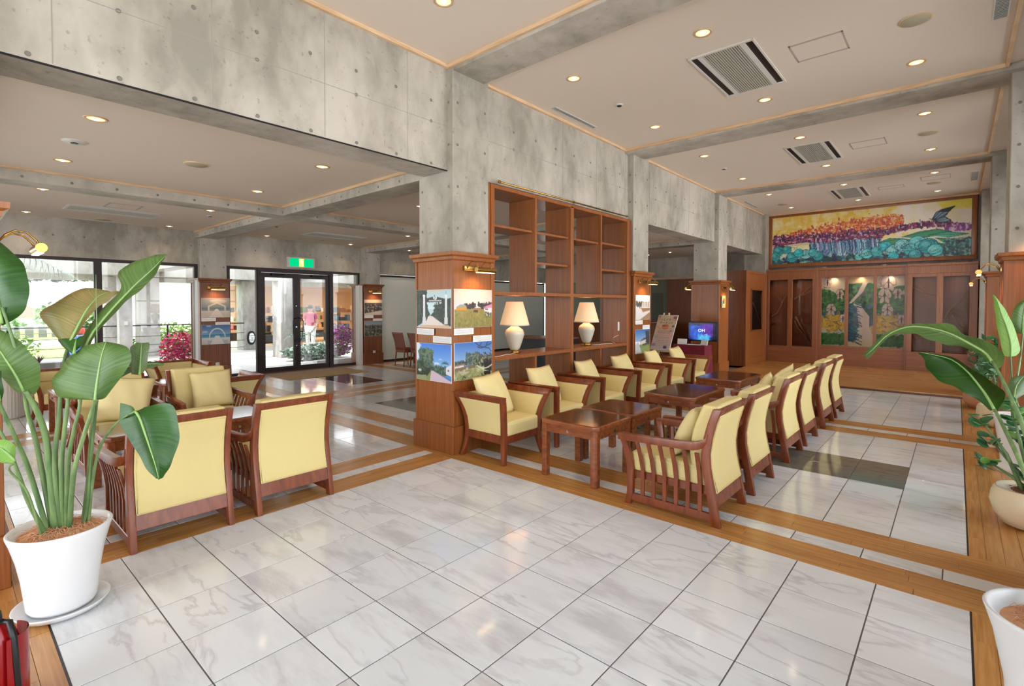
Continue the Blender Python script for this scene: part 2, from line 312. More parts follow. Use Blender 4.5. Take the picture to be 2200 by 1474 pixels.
# ------------------------------------------------------------------ print painting (flat printed pictures as coloured grids)
class Cv:
    def __init__(s, w, h, c=(1, 1, 1)): s.w = w; s.h = h; s.a = np.ones((h, w, 3)) * np.array(c); s.X, s.Y = np.meshgrid((np.arange(w) + .5) / w, (np.arange(h) + .5) / h); s.r = np.random.default_rng(3)
    def put(s, m, c, al=1.): m = (m * al)[..., None]; s.a = s.a * (1 - m) + np.array(c) * m
    def grad(s, y0, y1, c0, c1):
        t = np.clip((s.Y - y0) / (y1 - y0), 0, 1)[..., None]; m = ((s.Y >= y0) & (s.Y <= y1))[..., None]
        s.a = np.where(m, np.array(c0) * (1 - t) + np.array(c1) * t, s.a)
    def poly(s, pts, c, al=1.):
        m = np.zeros(s.X.shape, bool); n = len(pts)
        for i in range(n):
            x0, y0 = pts[i]; x1, y1 = pts[(i + 1) % n]
            if y0 == y1: continue
            m ^= ((y0 > s.Y) != (y1 > s.Y)) & (s.X < (x1 - x0) * (s.Y - y0) / (y1 - y0) + x0)
        s.put(m.astype(float), c, al)
    def ell(s, cx, cy, rx, ry, c, al=1., rot=0., ring=0.):
        dx = s.X - cx; dy = s.Y - cy
        if rot: dx, dy = dx * math.cos(rot) + dy * math.sin(rot), dy * math.cos(rot) - dx * math.sin(rot)
        d = (dx / rx) ** 2 + (dy / ry) ** 2; m = d < 1
        if ring: m &= d > (1 - ring) ** 2
        s.put(m.astype(float), c, al)
    def line(s, pts, w, c, al=1., asp=None):
        asp = asp or s.w / s.h
        for (x0, y0), (x1, y1) in zip(pts[:-1], pts[1:]):
            ax, ay = (s.X - x0) * asp, s.Y - y0; bx, by = (x1 - x0) * asp, y1 - y0; L = bx * bx + by * by + 1e-9
            t = np.clip((ax * bx + ay * by) / L, 0, 1); d = np.hypot(ax - t * bx, ay - t * by); s.put((d < w / 2).astype(float), c, al)
    def blobs(s, n, fn, size, cols, al=.9, ar=2.):
        H, W = s.h, s.w
        for _ in range(n):
            x, y = fn(s.r); c = np.array(cols[s.r.integers(len(cols))]); q = size * (.5 + s.r.random()); k = ar ** (s.r.random() * 2 - 1)
            rx = max(1., q * W * k); ry = max(1., q * W / k); cx, cy = x * W, y * H
            x0, x1 = int(max(0, cx - rx)), int(min(W, cx + rx + 1)); y0, y1 = int(max(0, cy - ry)), int(min(H, cy + ry + 1))
            if x1 <= x0 or y1 <= y0: continue
            yy, xx = np.mgrid[y0:y1, x0:x1]; m = (((xx - cx) / rx) ** 2 + ((yy - cy) / ry) ** 2 < 1)[..., None] * al
            s.a[y0:y1, x0:x1] = s.a[y0:y1, x0:x1] * (1 - m) + c * m
def c8(*a): return tuple(x / 255 for x in a)
def printmat(name, rough=.5, emis=0.):
    m, nt, b, N, L = newmat(name); a = N.new('ShaderNodeAttribute'); a.attribute_name = 'print'
    L.new(a.outputs['Color'], b.inputs['Base Color']); b.inputs['Roughness'].default_value = rough
    if emis: L.new(a.outputs['Color'], b.inputs['Emission Color']); b.inputs['Emission Strength'].default_value = emis
    return m
M['print'] = printmat('printed_picture', .35); M['screen'] = printmat('screen_picture', .2, .75)
def sheet(name, cv, O, U, V, parent=None, mat='print'):
    """grid of the canvas: O top-left corner, U along width, V down"""
    h, w = cv.h, cv.w; O = np.array(O, float); U = np.array(U, float); V = np.array(V, float)
    gx, gy = np.meshgrid(np.arange(w + 1) / w, np.arange(h + 1) / h)
    P = O + gx[..., None] * U + gy[..., None] * V
    idx = np.arange((w + 1) * (h + 1)).reshape(h + 1, w + 1)
    F = np.stack([idx[:-1, :-1], idx[1:, :-1], idx[1:, 1:], idx[:-1, 1:]], -1).reshape(-1, 4)
    me = bpy.data.meshes.new(name); me.from_pydata(P.reshape(-1, 3).tolist(), [], F.tolist())
    A = np.pad(cv.a, ((0, 1), (0, 1), (0, 0)), mode='edge'); A = (A + np.roll(A, 1, 0) * (np.arange(h + 1) > 0)[:, None, None] + A * (np.arange(h + 1) == 0)[:, None, None]) / 2
    A = np.clip(A, 0, 1); A = np.where(A <= .04045, A / 12.92, ((A + .055) / 1.055) ** 2.4)
    at_ = me.color_attributes.new('print', 'FLOAT_COLOR', 'POINT'); at_.data.foreach_set('color', np.concatenate([A.reshape(-1, 3), np.ones(((w + 1) * (h + 1), 1))], 1).ravel())
    me.materials.append(M[mat]); o = bpy.data.objects.new(name, me); COL.objects.link(o); o.parent = parent
    return o

# ================================================================== STRUCTURE
HC, LC = 4.2, 3.2        # ceiling heights: hall, side lounge
GAP = .0035
# ---- floor
floor = struct(MB().box(-8.6, 5.15, -8.2, 16, -.12, -.003).build('floor', M['grout']))
pieces = []              # (material, x0,x1,y0,y1)
def tiles(x0, x1, y0, y1, mat, nx, ny):
    dx, dy = (x1 - x0) / nx, (y1 - y0) / ny
    for i in range(nx):
        for j in range(ny):
            a, b = x0 + i * dx, y0 + j * dy; m = mat(a + dx / 2, b + dy / 2) if callable(mat) else mat
            pieces.append((m, a, a + dx, b, b + dy))
def boards_x(x0, x1, y0, y1, n, L=.92):
    h = (y1 - y0) / n
    for j in range(n):
        x = x0 - random.random() * L
        while x < x1:
            a, b = max(x, x0), min(x + L, x1)
            if b - a > .02: pieces.append(('plank_x', a, b, y0 + j * h, y0 + (j + 1) * h))
            x += L
def boards_y(x0, x1, y0, y1, n, L=.92):
    h = (x1 - x0) / n
    for j in range(n):
        y = y0 - random.random() * L
        while y < y1:
            a, b = max(y, y0), min(y + L, y1)
            if b - a > .02: pieces.append(('plank_y', x0 + j * h, x0 + (j + 1) * h, a, b))
            y += L
def dk1(x, y): return 'granite' if (.4 < x < 3.66 and 2.02 < y < 2.83) else 'marble'
def dk2(x, y):
    if -2.85 < x < -2.0 and 1.6 < y < 3.2: return 'granite2'
    return 'granite' if (-3.25 < x < -1.6 and 1.2 < y < 3.65) else 'marble'
def dk3(x, y): return 'granite2' if (-7.3 < x < -5.2 and 2.02 < y < 2.84) else 'marble'
# marble fields
tiles(0, 4.064, -3.2, 0.02, 'marble', 10, 8)
tiles(-.0, 4.064, .81, 4.05, dk1, 10, 8)
tiles(-.0, 4.064, 4.86, 8.14, 'marble', 10, 8)
for fx0, fx1, fn in ((-4.05, -.75, dk2), (-8.1, -4.8, dk3)):
    tiles(fx0, fx1, -3.2, .02, 'marble', 8, 8); tiles(fx0, fx1, .81, 4.05, fn, 8, 8); tiles(fx0, fx1, 4.86, 8.1, 'marble', 8, 8)
    tiles(fx0, fx1, 8.9, 12.4, 'marble', 8, 8)
# bands running across (along x)
for k, (a, b) in enumerate(((-4.01, -3.2), (.02, .81), (4.05, 4.86), (8.1, 8.9))):
    xr = 5.15 if k < 3 else -.0
    boards_x(-8.1, xr, a, a + .31, 4); boards_x(-8.1, xr, a + .47, b, 4)
    nx = int((xr + 8.1) / .4); tiles(-8.1, xr, a + .31, a + .47, 'marble', nx, 1)
# bands running lengthwise
for a, b in ((-.75, 0.), (-4.8, -4.05)):
    for y0, y1 in ((-3.2, .02), (.81, 4.05), (4.86, 8.1), (8.9, 12.4)):
        if a == -.75 and y0 > 8: continue
        boards_y(a, a + .31, y0, y1, 4); boards_y(b - .3, b, y0, y1, 4); tiles(a + .31, b - .3, y0, y1, 'marble', 1, int((y1 - y0) / .4))
boards_x(-8.4, -8.1, -3.2, 12.4, 1, .6) if False else boards_y(-8.45, -8.1, -3.2, 12.4, 4)
for y0, y1 in ((-3.2, .02), (.81, 4.05), (4.86, 12.4)): boards_y(4.064, 5.12, y0, y1, 12)
def keyd(p):
    x, y = (p[1] + p[2]) / 2, (p[3] + p[4]) / 2; v = Vector((x, y, 0)) - CAM; d = v.dot(fw)
    inside = d > .3 and abs(v.dot(r2) / d * FPX) < 1180 and (-v.dot(u2) / d * FPX) < 860
    return (0 if inside else 1000) + v.length
pieces.sort(key=keyd)
cnt = {'tile': 0, 'plank': 0}; rest = {}; mcache = {}
for p in pieces:
    m, x0, x1, y0, y1 = p; kd = 'plank' if m.startswith('plank') else 'tile'
    dz = random.uniform(-.0003, .0003)
    if cnt[kd] < 290 and keyd(p) < 1000:
        cnt[kd] += 1; sx, sy = x1 - x0 - (2 * GAP if kd == 'tile' else .0016), y1 - y0 - (2 * GAP if kd == 'tile' else .0016)
        key = (m, round(sx, 4), round(sy, 4))
        if key not in mcache:
            o = MB().box(-sx / 2, sx / 2, -sy / 2, sy / 2, -.012, 0).build({'marble': 'marble_tile', 'granite': 'stone_tile', 'granite2': 'stone_tile'}.get(m, 'floor_board'), M[m], floor, bevel=.0008, seg=1)
            mcache[key] = o.data
        else:
            o = bpy.data.objects.new({'marble': 'marble_tile', 'granite': 'stone_tile', 'granite2': 'stone_tile'}.get(m, 'floor_board'), mcache[key]); COL.objects.link(o); o.parent = floor
        o.location = ((x0 + x1) / 2, (y0 + y1) / 2, dz)
    else:
        g = GAP if kd == 'tile' else .0008
        rest.setdefault(m, MB()).box(x0 + g, x1 - g, y0 + g, y1 - g, -.012, dz)
for m, mb in rest.items():
    o = mb.build({'marble': 'far_marble_tiles', 'granite': 'far_stone_tiles', 'granite2': 'far_dark_stone_tiles'}.get(m, 'far_floor_boards'), M['marble_w'] if m == 'marble' else M[m], floor); o['kind'] = 'stuff'
# hidden front part of the hall and thin dark edging strips beside the marble
MB().box(-8.1, 5.1, -8.15, -4.02, -.012, 0).build('front_marble_slab', M['marble_w'], floor)
for bx in ((4.061, 4.069, -3.2, .02), (4.061, 4.069, .81, 4.05), (4.061, 4.069, 4.86, 8.14)):
    MB().box(bx[0], bx[1], bx[2], bx[3], -.01, .0006).build('edging_strip', M['frame'], floor)
MB().box(0, 4.06, -3.206, -3.197, -.01, .0006).build('edging_strip', M['frame'], floor)
# wooden platform at the far end
plat = struct(empty('platform', (0, 0, 0)))
MB().box(-.1, 4.35, 8.17, 12.35, 0, .035).build('platform_base', M['clad_dark'], plat)
hb = (12.3 - 8.17) / 16
for j in range(16):
    for i in range(5):
        xs = -.1 + i * .95 - (.4 if j % 2 else 0); x0, x1 = max(xs, -.1), min(xs + .95, 4.35)
        if x1 - x0 > .03: MB().box(x0 + .001, x1 - .001, 8.15 + j * hb + .001, 8.15 + (j + 1) * hb - .001, .035, .05).build('floor_board', M['plank_x'], plat)

# ---- ceilings
MB().box(-.25, 5.15, -8.2, 12.5, HC, HC + .2).build('ceiling', M['ceil'])['kind'] = 'structure'
MB().box(-8.6, -.25, -8.2, 16, LC, LC + .2).build('ceiling_side_lounge', M['ceil'])['kind'] = 'structure'

hole = MB().lathe([(.0001, 0), (.012, 0), (.016, .003)], 10).build('tie_hole', M['hole']); hole_me = hole.data; bpy.data.objects.remove(hole)
def holes(parent, pts, rot):
    for p in pts:
        o = bpy.data.objects.new('tie_hole', hole_me); COL.objects.link(o); o.parent = parent; o.location = p; o.rotation_euler = rot
RX, RNY, RNX = (0, PI / 2, 0), (PI / 2, 0, 0), (0, -PI / 2, 0)
# ---- big beam along the pillar row (between hall and side lounge)
for nme, y0, y1 in (('beam_row_near', -8.2, .15), ('beam_row_middle', .66, 4.2), ('beam_row_far', 4.75, 8.25), ('beam_row_end', 8.8, 12.3)):
    b = struct(MB().box(-.6, -.2, y0, y1, 3.07, HC).build(nme, M['conc'], bevel=.004, seg=1))
    ys = [y for y in np.arange(-3.6 + .0, 12.3, .44) if y0 + .15 < y < y1 - .1]
    holes(b, [(-.1995, y, z) for y in ys for z in (3.11, 3.765)], RX)
    holes(b, [(-.1995, y, 3.55) for y in ys[::2]], RX)
    mb = MB().box(-.2, -.1985, y0, y1, 3.548, 3.553)
    for y in np.arange(-7.5, 12, .89):
        if y0 + .1 < y < y1 - .1: mb.box(-.2, -.1985, y - .003, y + .003, 3.09, HC)
    mb.build('formwork_joint', M['conc_dark'], b)
    if nme == 'beam_row_near': MB().box(-.206, -.197, y0, y1, 3.068, 3.08).build('drip_groove', M['iron'], b)
# ---- hall cross beams just below the ceiling
for i, (y0, y1) in enumerate(((-3.9, -3.4), (.15, .62), (4.06, 4.58), (8.2, 8.66))):
    b = struct(MB().box(-.2, 4.95, y0, y1, 4.13, HC + .01).build('beam_cross', M['conc'], bevel=.004, seg=1))
# pale wooden trims where ceiling meets concrete
def trim(mb, n): struct(mb.build('trim_%d' % n, M['trim']))
mb = MB(); edges = [-8.2, -3.9, -3.4, .15, .62, 4.06, 4.58, 8.2, 8.66, 12.25]
for a, b in ((-8.2, -3.9), (-3.4, .15), (.62, 4.06), (4.58, 8.2), (8.66, 12.25)):
    mb.box(-.2, -.165, a, b, 4.165, 4.2); mb.box(4.33, 4.365, a, b, 4.165, 4.2)
    mb.box(-.2, 4.36, a, a + .03, 4.16, 4.2); mb.box(-.2, 4.36, b - .03, b, 4.16, 4.2)
trim(mb, 1)
# ---- side lounge beams
lb = []
for i, (y0, y1) in enumerate(((-3.9, -3.5), (.15, .53), (4.2, 4.6), (8.25, 8.65))):
    b = struct(MB().box(-8.35, -.6, y0, y1, 3.05, LC + .01).build('beam_side_cross', M['conc'], bevel=.004, seg=1))
    holes(b, [(x, y0 + .0005 - .001, 3.1) for x in np.arange(-8.1, -.7, .44)], RNY)
for y0, y1 in ((-8.2, -3.9), (-3.5, .15), (.53, 4.2), (4.6, 8.25), (8.65, 13)):
    b = struct(MB().box(-4.53, -4.15, y0, y1, 3.05, LC + .01).build('beam_side_long', M['conc'], bevel=.004, seg=1))
    holes(b, [(-4.1495, y, 3.1) for y in np.arange(y0 + .2, y1 - .1, .44)], RX)
mb = MB()
for y0, y1 in ((-3.5, .15), (.53, 4.2), (4.6, 8.25)):
    for x0, x1 in ((-8.35, -4.53), (-4.15, -.6)):
        mb.box(x0, x1, y1 - .02, y1, 3.165, LC); mb.box(x1 - .02, x1, y0, y1, 3.17, LC); mb.box(x0, x0 + .02, y0, y1, 3.17, LC)
trim(mb, 2)

# ---- pillars: concrete shaft, wood cladding, cap moulding, plinth
def pillar(name, x0, x1, y0, y1, top, label, cladtop=2.11, mat='clad', conc_in=.035, holes_on=True):
    P = struct(empty(name, (0, 0, 0)))
    P['label'] = label
    c = conc_in
    sh = MB().box(x0 + c, x1 - c, y0 + c, y1 - c, 2.1, top).build('concrete_shaft', M['conc'], P, bevel=.006, seg=1)
    if holes_on:
        holes(sh, [(x1 - c + .0005, y, z) for y in (y0 + .1, y1 - .1) for z in (2.45, 2.9, 3.35, 3.8) if z < top], RX)
        holes(sh, [(x, y0 + c - .0005, z) for x in (x0 + .1, x1 - .1) for z in (2.45, 2.9, 3.35, 3.8) if z < top], RNY)
    t = .012
    MB().box(x0 + t, x1 - t, y0 + t, y1 - t, .3, cladtop).build('wood_panel', M[mat], P)
    for (a, b) in ((x0, y0), (x1, y0), (x0, y1), (x1, y1)):
        sx = 1 if a == x0 else -1; sy = 1 if b == y0 else -1
        MB().box(min(a, a + sx * .03), max(a, a + sx * .03), min(b, b + sy * .03), max(b, b + sy * .03), .3, cladtop).build('corner_strip', M[mat], P, bevel=.003, seg=1)
    MB().box(x0 - .02, x1 + .02, y0 - .02, y1 + .02, 0, .3).build('plinth', M[mat], P, bevel=.004, seg=1)
    MB().loft([[(x0 - d, y0 - d, z), (x1 + d, y0 - d, z), (x1 + d, y1 + d, z), (x0 - d, y1 + d, z)] for d, z in ((0, cladtop - .01), (.015, cladtop), (.02, cladtop + .03), (.045, cladtop + .045), (.05, cladtop + .08))]).build('cap_moulding', M[mat], P)
    return P
PX0, PX1 = -.72, -.07
for i, (y0, lab) in enumerate(((-3.93, 'wood clad pillar at the left edge behind the big potted plant'), (.11, 'big wood clad concrete pillar in the middle carrying four photographs'),
                               (4.15, 'second pillar of the row, at the far end of the bookcase'), (8.2, 'third pillar of the row, behind the monitor table'))):
    pillar('pillar_%d' % (i + 1), PX0, PX1, y0, y0 + .62, HC, lab)
sh = struct(MB().box(-.68, -.1, 11.98, 12.5, 2.5, HC).build('pillar_5', M['conc'], bevel=.005, seg=1))
RP = []
for i, y0 in enumerate((.11, 4.15, 8.2)):
    RP.append(pillar('pillar_right_%d' % (i + 1), 4.36, 4.98, y0, y0 + .62, HC, ['right wall pillar nearest the viewer', 'right wood clad pillar with brass lamp behind the plants', 'farther right wood clad pillar near the mural'][i]))
pillar('pillar_right_4', 4.36, 4.98, -3.93, -3.31, HC, 'right wall pillar beside the viewer')
struct(MB().box(4.36, 4.98, 11.9, 12.5, 0, HC).build('pillar_right_5', M['conc'], bevel=.005, seg=1))
LP = []
for i, y0 in enumerate((-3.9, .17, 4.13, 8.2)):
    LP.append(pillar('pillar_window_%d' % (i + 1), -8.7, -8.1, y0, y0 + .58, LC, 'wood clad pillar in the window wall', mat='clad_dark'))

# ---- window wall on the left (x = -8.35): concrete lintel, dark frames, glass
LW = -8.35
wl = struct(MB().box(LW - .12, LW + .04, -8.2, 13, 2.5, LC + .02).build('wall_left', M['conc']))
holes(wl, [(LW + .0405, y, 2.885) for y in np.arange(-3.0, 8, .44)], RX)
def window(n, y0, y1, z0, z1, mull, sill=False, x=LW, t=.06, d=.08):
    W = struct(empty('window_%d' % n, (x, 0, 0)))
    MB().box(-d / 2, d / 2, y0, y1, z1 - t, z1).build('head_frame', M['frame'], W); MB().box(-d / 2, d / 2, y0, y1, z0, z0 + t).build('sill_frame', M['frame'], W)
    ys = [y0] + list(mull) + [y1]
    for k, y in enumerate(ys):
        a, b = (y, y + t) if k == 0 else ((y - t, y) if k == len(ys) - 1 else (y - t, y + t))
        MB().box(-d / 2, d / 2, a, b, z0 + t, z1 - t).build('mullion', M['frame'], W)
    for a, b in zip(ys[:-1], ys[1:]):
        MB().box(-.003, .003, a + t * .9, b - t * .9, z0 + t * .9, z1 - t * .9).build('pane', M['glass'], W)
    return W
struct(MB().box(LW - .1, LW + .1, -3.3, .17, 0, .12).build('wall_left_sill', M['white_metal']))
window(1, -3.3, .19, .12, 2.5, (-1.49,))
window(2, -8.1, -3.9, .12, 2.5, (-6.0,))
window(3, .78, 1.47, .0, 2.5, ())
window(4, 3.29, 4.13, 0., 2.5, ())
window(5, 4.72, 8.2, .0, 2.47, (6.4,))
window(6, 8.8, 12.4, 0, 2.47, (10.6,))
# door_1: double glass door
D = struct(empty('door_1', (LW, 0, 0)))
MB().box(-.05, .05, 1.44, 3.32, 2.4, 2.5).build('door_head', M['frame'], D)
MB().box(-.05, .05, 1.44, 1.52, 0, 2.4).box(-.05, .05, 3.24, 3.32, 0, 2.4).build('door_post', M['frame'], D)
for k, (a, b) in enumerate(((1.525, 2.378), (2.383, 3.235))):
    mb = MB().box(-.025, .025, a, a + .085, .0, 2.39).box(-.025, .025, b - .085, b, .0, 2.39).box(-.025, .025, a + .085, b - .085, 2.28, 2.39).box(-.025, .025, a + .085, b - .085, .0, .12)
    lf = mb.build('door_leaf', M['frame'], D)
    MB().box(-.004, .004, a + .08, b - .08, .11, 2.29).build('pane', M['glass'], lf)
    s = 1 if k else -1; yc = 2.38 + s * .045
    pts = [(.03, yc, 1.3), (.075, yc, 1.3), (.08, yc + s * .06, 1.29), (.08, yc + s * .085, 1.22), (.08, yc + s * .08, .98), (.08, yc + s * .06, .85), (.08, yc + s * .02, .74), (.075, yc, .72), (.03, yc, .72)]
    MB().tube(pts, .011, 8).build('door_handle', M['black'], lf, smooth=True)
MB().tube([(.026, 2.36, 1.08), (.034, 2.36, 1.08)], .02, 12).tube([(.026, 2.36, .62), (.034, 2.36, .62)], .014, 12).tube([(.026, 2.36, 1.6), (.034, 2.36, 1.6)], .012, 12).build('door_lock', M['chrome'], D)
MB().box(.03, .09, 1.75, 2.05, 2.33, 2.38).box(.03, .09, 2.75, 3.05, 2.33, 2.38).build('door_closer', M['iron'], D)
# white jamb posts beside the window-wall pillars
for n, (a, b) in enumerate(((.13, .19), (4.0, 4.1))):
    struct(MB().box(-8.30, -8.12, a, b, 0, 2.15).build('trim_%d' % (n + 3), M['white_metal']))

# ---- right glazed wall and back glazed wall
RWX = 5.1
struct(MB().box(RWX - .08, RWX + .08, -8.2, 12.5, 3.75, HC + .05).build('wall_right', M['conc']))
struct(MB().box(RWX - .08, RWX + .08, -8.2, 12.5, -.05, .12).build('wall_right_sill', M['conc']))
for n, (a, b) in enumerate(((-7.9, -3.93), (-3.31, .11), (.73, 4.15), (4.77, 8.2), (8.82, 11.9))): window(10 + n, a, b, .12, 3.75, ((a + b) / 2,), x=RWX)
struct(MB().box(-8.6, 5.15, -8.3, -8.2, 3.75, HC + .05).build('wall_back', M['conc']))
struct(MB().box(-8.6, 5.15, -8.3, -8.2, -.05, .1).build('wall_back_sill', M['conc']))
bw = struct(empty('window_20', (0, -8.25, 0)))
for x in np.arange(-8.5, 5.2, 1.52): MB().box(x, x + .07, -.04, .04, .1, 3.75).build('mullion', M['frame'], bw)
MB().box(-8.6, 5.15, -.003, .003, .1, 3.75).build('pane', M['glass'], bw)

# ---- far walls
struct(MB().box(-.2, 5.15, 12.45, 12.6, 0, HC).build('wall_far', M['conc']))
struct(MB().box(-8.5, -.1, 12.55, 12.7, 2.55, LC).build('wall_reception_header', M['conc']))
trim(MB().box(-8.5, -.1, 12.5, 12.56, 2.48, 2.55), 5)
struct(MB().box(-3.3, -.1, 12.6, 12.75, 0, 2.55).build('wall_reception_brown', M['clad_dark']))
wg = struct(MB().box(-8.5, -4.1, 13.0, 13.1, 0, 2.6).box(-3.62, -3.3, 13.0, 13.1, 0, 2.6).box(-4.1, -3.62, 13.0, 13.1, 2.05, 2.6).build('wall_reception_green', plain('grey_green_wall', rgb(128, 136, 118), .8)))
struct(MB().box(-8.5, -3.0, 15.5, 15.6, 0, 2.6).build('wall_reception_back', plain('dim_wall', rgb(96, 94, 84), .8)))
struct(MB().box(-8.6, 5.2, 15.6, 15.7, 0, 4.4).build('wall_back_room', M['conc']))

# ================================================================== FURNITURE
def rbox(mb_name, x0, x1, y0, y1, z0, z1, mat, parent, bev, fn=None, seg=3, cuts=0):
    """soft box: bevelled, optionally deformed"""
    bm = bmesh.new(); bmesh.ops.create_cube(bm, size=1)
    for v in bm.verts: v.co = Vector(((x0 + x1) / 2 + v.co.x * (x1 - x0), (y0 + y1) / 2 + v.co.y * (y1 - y0), (z0 + z1) / 2 + v.co.z * (z1 - z0)))
    if cuts: bmesh.ops.subdivide_edges(bm, edges=bm.edges[:], cuts=cuts, use_grid_fill=True)
    es = [e for e in bm.edges if e.calc_face_angle(0) > .5]
    bmesh.ops.bevel(bm, geom=es, offset=bev, segments=seg, affect='EDGES', profile=.5, clamp_overlap=True)
    if fn:
        for v in bm.verts: v.co = Vector(fn(v.co.x, v.co.y, v.co.z))
    me = bpy.data.meshes.new(mb_name); bm.to_mesh(me); bm.free()
    me.polygons.foreach_set('use_smooth', [True] * len(me.polygons)); me.materials.append(mat)
    o = bpy.data.objects.new(mb_name, me); COL.objects.link(o); o.parent = parent
    return o
def interp(tab, z):
    if z <= tab[0][0]: return tab[0][1]
    for (a, va), (b, vb) in zip(tab[:-1], tab[1:]):
        if z <= b: return va + (vb - va) * (z - a) / (b - a)
    return tab[-1][1]

# ---- slatted armchair, facing local +x, rear feet at x=-.36
def flare(z): return interp(((0, 0.), (.28, .0), (.4, .012), (.5, .035), (.6, .06)), z)
def make_slat_chair():
    R = empty('slatted_armchair', (0, 0, 0)); W = .315; m = M['chairwood']
    rearx = ((0, -.335), (.15, -.312), (.28, -.288), (.42, -.262), (.52, -.256), (.64, -.272), (.75, -.3), (.86, -.338))
    for s in (-1, 1):
        rings = []
        for z, x in rearx:
            wd = .03 if z > .05 else .034
            y = s * (W - .02)
            rings.append([(x - wd, y - .02, z), (x + wd, y - .02, z), (x + wd, y + .02, z), (x - wd, y + .02, z)])
        MB().loft(rings).build('rear_post', m, R, bevel=.005, seg=2)
        rings = []
        for z in (0, .1, .3, .38, .45, .52, .565):
            x = .35 + interp(((0, 0.02), (.1, 0), (.3, 0), (.45, .02), (.565, .05)), z); y = s * (W - .02 + flare(z))
            rings.append([(x - .026, y - .02, z), (x + .026, y - .02, z), (x + .026, y + .02, z), (x - .026, y + .02, z)])
        MB().loft(rings).build('front_post', m, R, bevel=.005, seg=2)
        MB().box(-.32, .34, s * (W - .02) - .014, s * (W - .02) + .014, .03, .092).build('bottom_rail', m, R, bevel=.004, seg=1)
        for k in range(6):
            x0 = -.215 + k * .092; rings = []
            for z in (.09, .3, .4, .47, .53):
                x = x0 + interp(((.09, 0), (.3, 0), (.53, .012 + .004 * k)), z); y = s * (W - .02 + flare(z))
                rings.append([(x - .015, y - .009, z), (x + .015, y - .009, z), (x + .015, y + .009, z), (x - .015, y + .009, z)])
            MB().loft(rings).build('slat', m, R, bevel=.002, seg=1)
        rings = []                                          # arm, curving up into the rear post
        for x, z, h, f in ((-.275, .665, .02, .0), (-.262, .62, .05, .0), (-.23, .59, .062, .012), (-.18, .575, .062, .03), (-.05, .57, .06, .047), (.15, .563, .058, .05), (.43, .555, .055, .052)):
            y = s * (W - .018 + f); rings.append([(x, y - .024, z - h / 2), (x, y + .024, z - h / 2), (x, y + .024, z + h / 2), (x, y - .024, z + h / 2)])
        MB().loft(rings).build('arm', m, R, bevel=.006, seg=2)
    w2 = W - .038
    MB().box(-.31, .345, -w2, -w2 + .02, .215, .275).box(-.31, .345, w2 - .02, w2, .215, .275).box(.325, .347, -w2, w2, .2, .275).box(-.3, -.28, -w2, w2, .215, .275).build('seat_frame', m, R, bevel=.003, seg=1)
    MB().loft([[(x - .014, -w2, z), (x + .014, -w2, z), (x + .014, w2, z), (x - .014, w2, z)] for z, x in ((.135, -.325), (.24, -.303))]).build('back_bottom_rail', m, R, bevel=.003, seg=1)
    MB().loft([[(x - .024, -w2, z), (x + .024, -w2, z), (x + .024, w2, z), (x - .024, w2, z)] for z, x in ((.805, -.318), (.83, -.328), (.86, -.338))]).build('top_rail', m, R, bevel=.006, seg=2)
    def bx(z): return interp(((.24, -.303),) + rearx[2:], z)
    def curve(x, y, z): return (x + bx(z), y, z)
    o = rbox('back_panel', -.03, .0, -w2 + .005, w2 - .005, .235, .808, M['fabric'], R, .012, curve, 3, 6)
    pts = [(-w2 + .012, .245), (-w2 + .012, .795), (w2 - .012, .795), (w2 - .012, .245), (-w2 + .012, .245)]
    P = []
    for (a, b), (c, d) in zip(pts[:-1], pts[1:]):
        for t in range(6): y = a + (c - a) * t / 6; z = b + (d - b) * t / 6; P.append((bx(z) - .031, y, z))
    P.append(P[0]); MB().tube(P, .004, 5).build('piping', M['fabric'], o, smooth=True)
    def cush(x, y, z):
        t = min(1, max(0, (z - .3) / .56)); return (x + bx(z) + .012 * math.sin(t * PI), y, z)
    rbox('back_cushion', .0, .125, -w2 + .008, w2 - .008, .37, .875, M['fabric'], R, .045, cush, 4, 6)
    def seat(x, y, z): return (x, y, z + (.012 * math.cos(x * 4) * math.cos(y * 4.5) if z > .36 else 0) - .03 * max(0, .2 - x) * (z > .3))
    rbox('seat_cushion', -.27, .36, -w2 + .004, w2 - .004, .27, .425, M['fabric'], R, .035, seat, 4, 6)
    return R

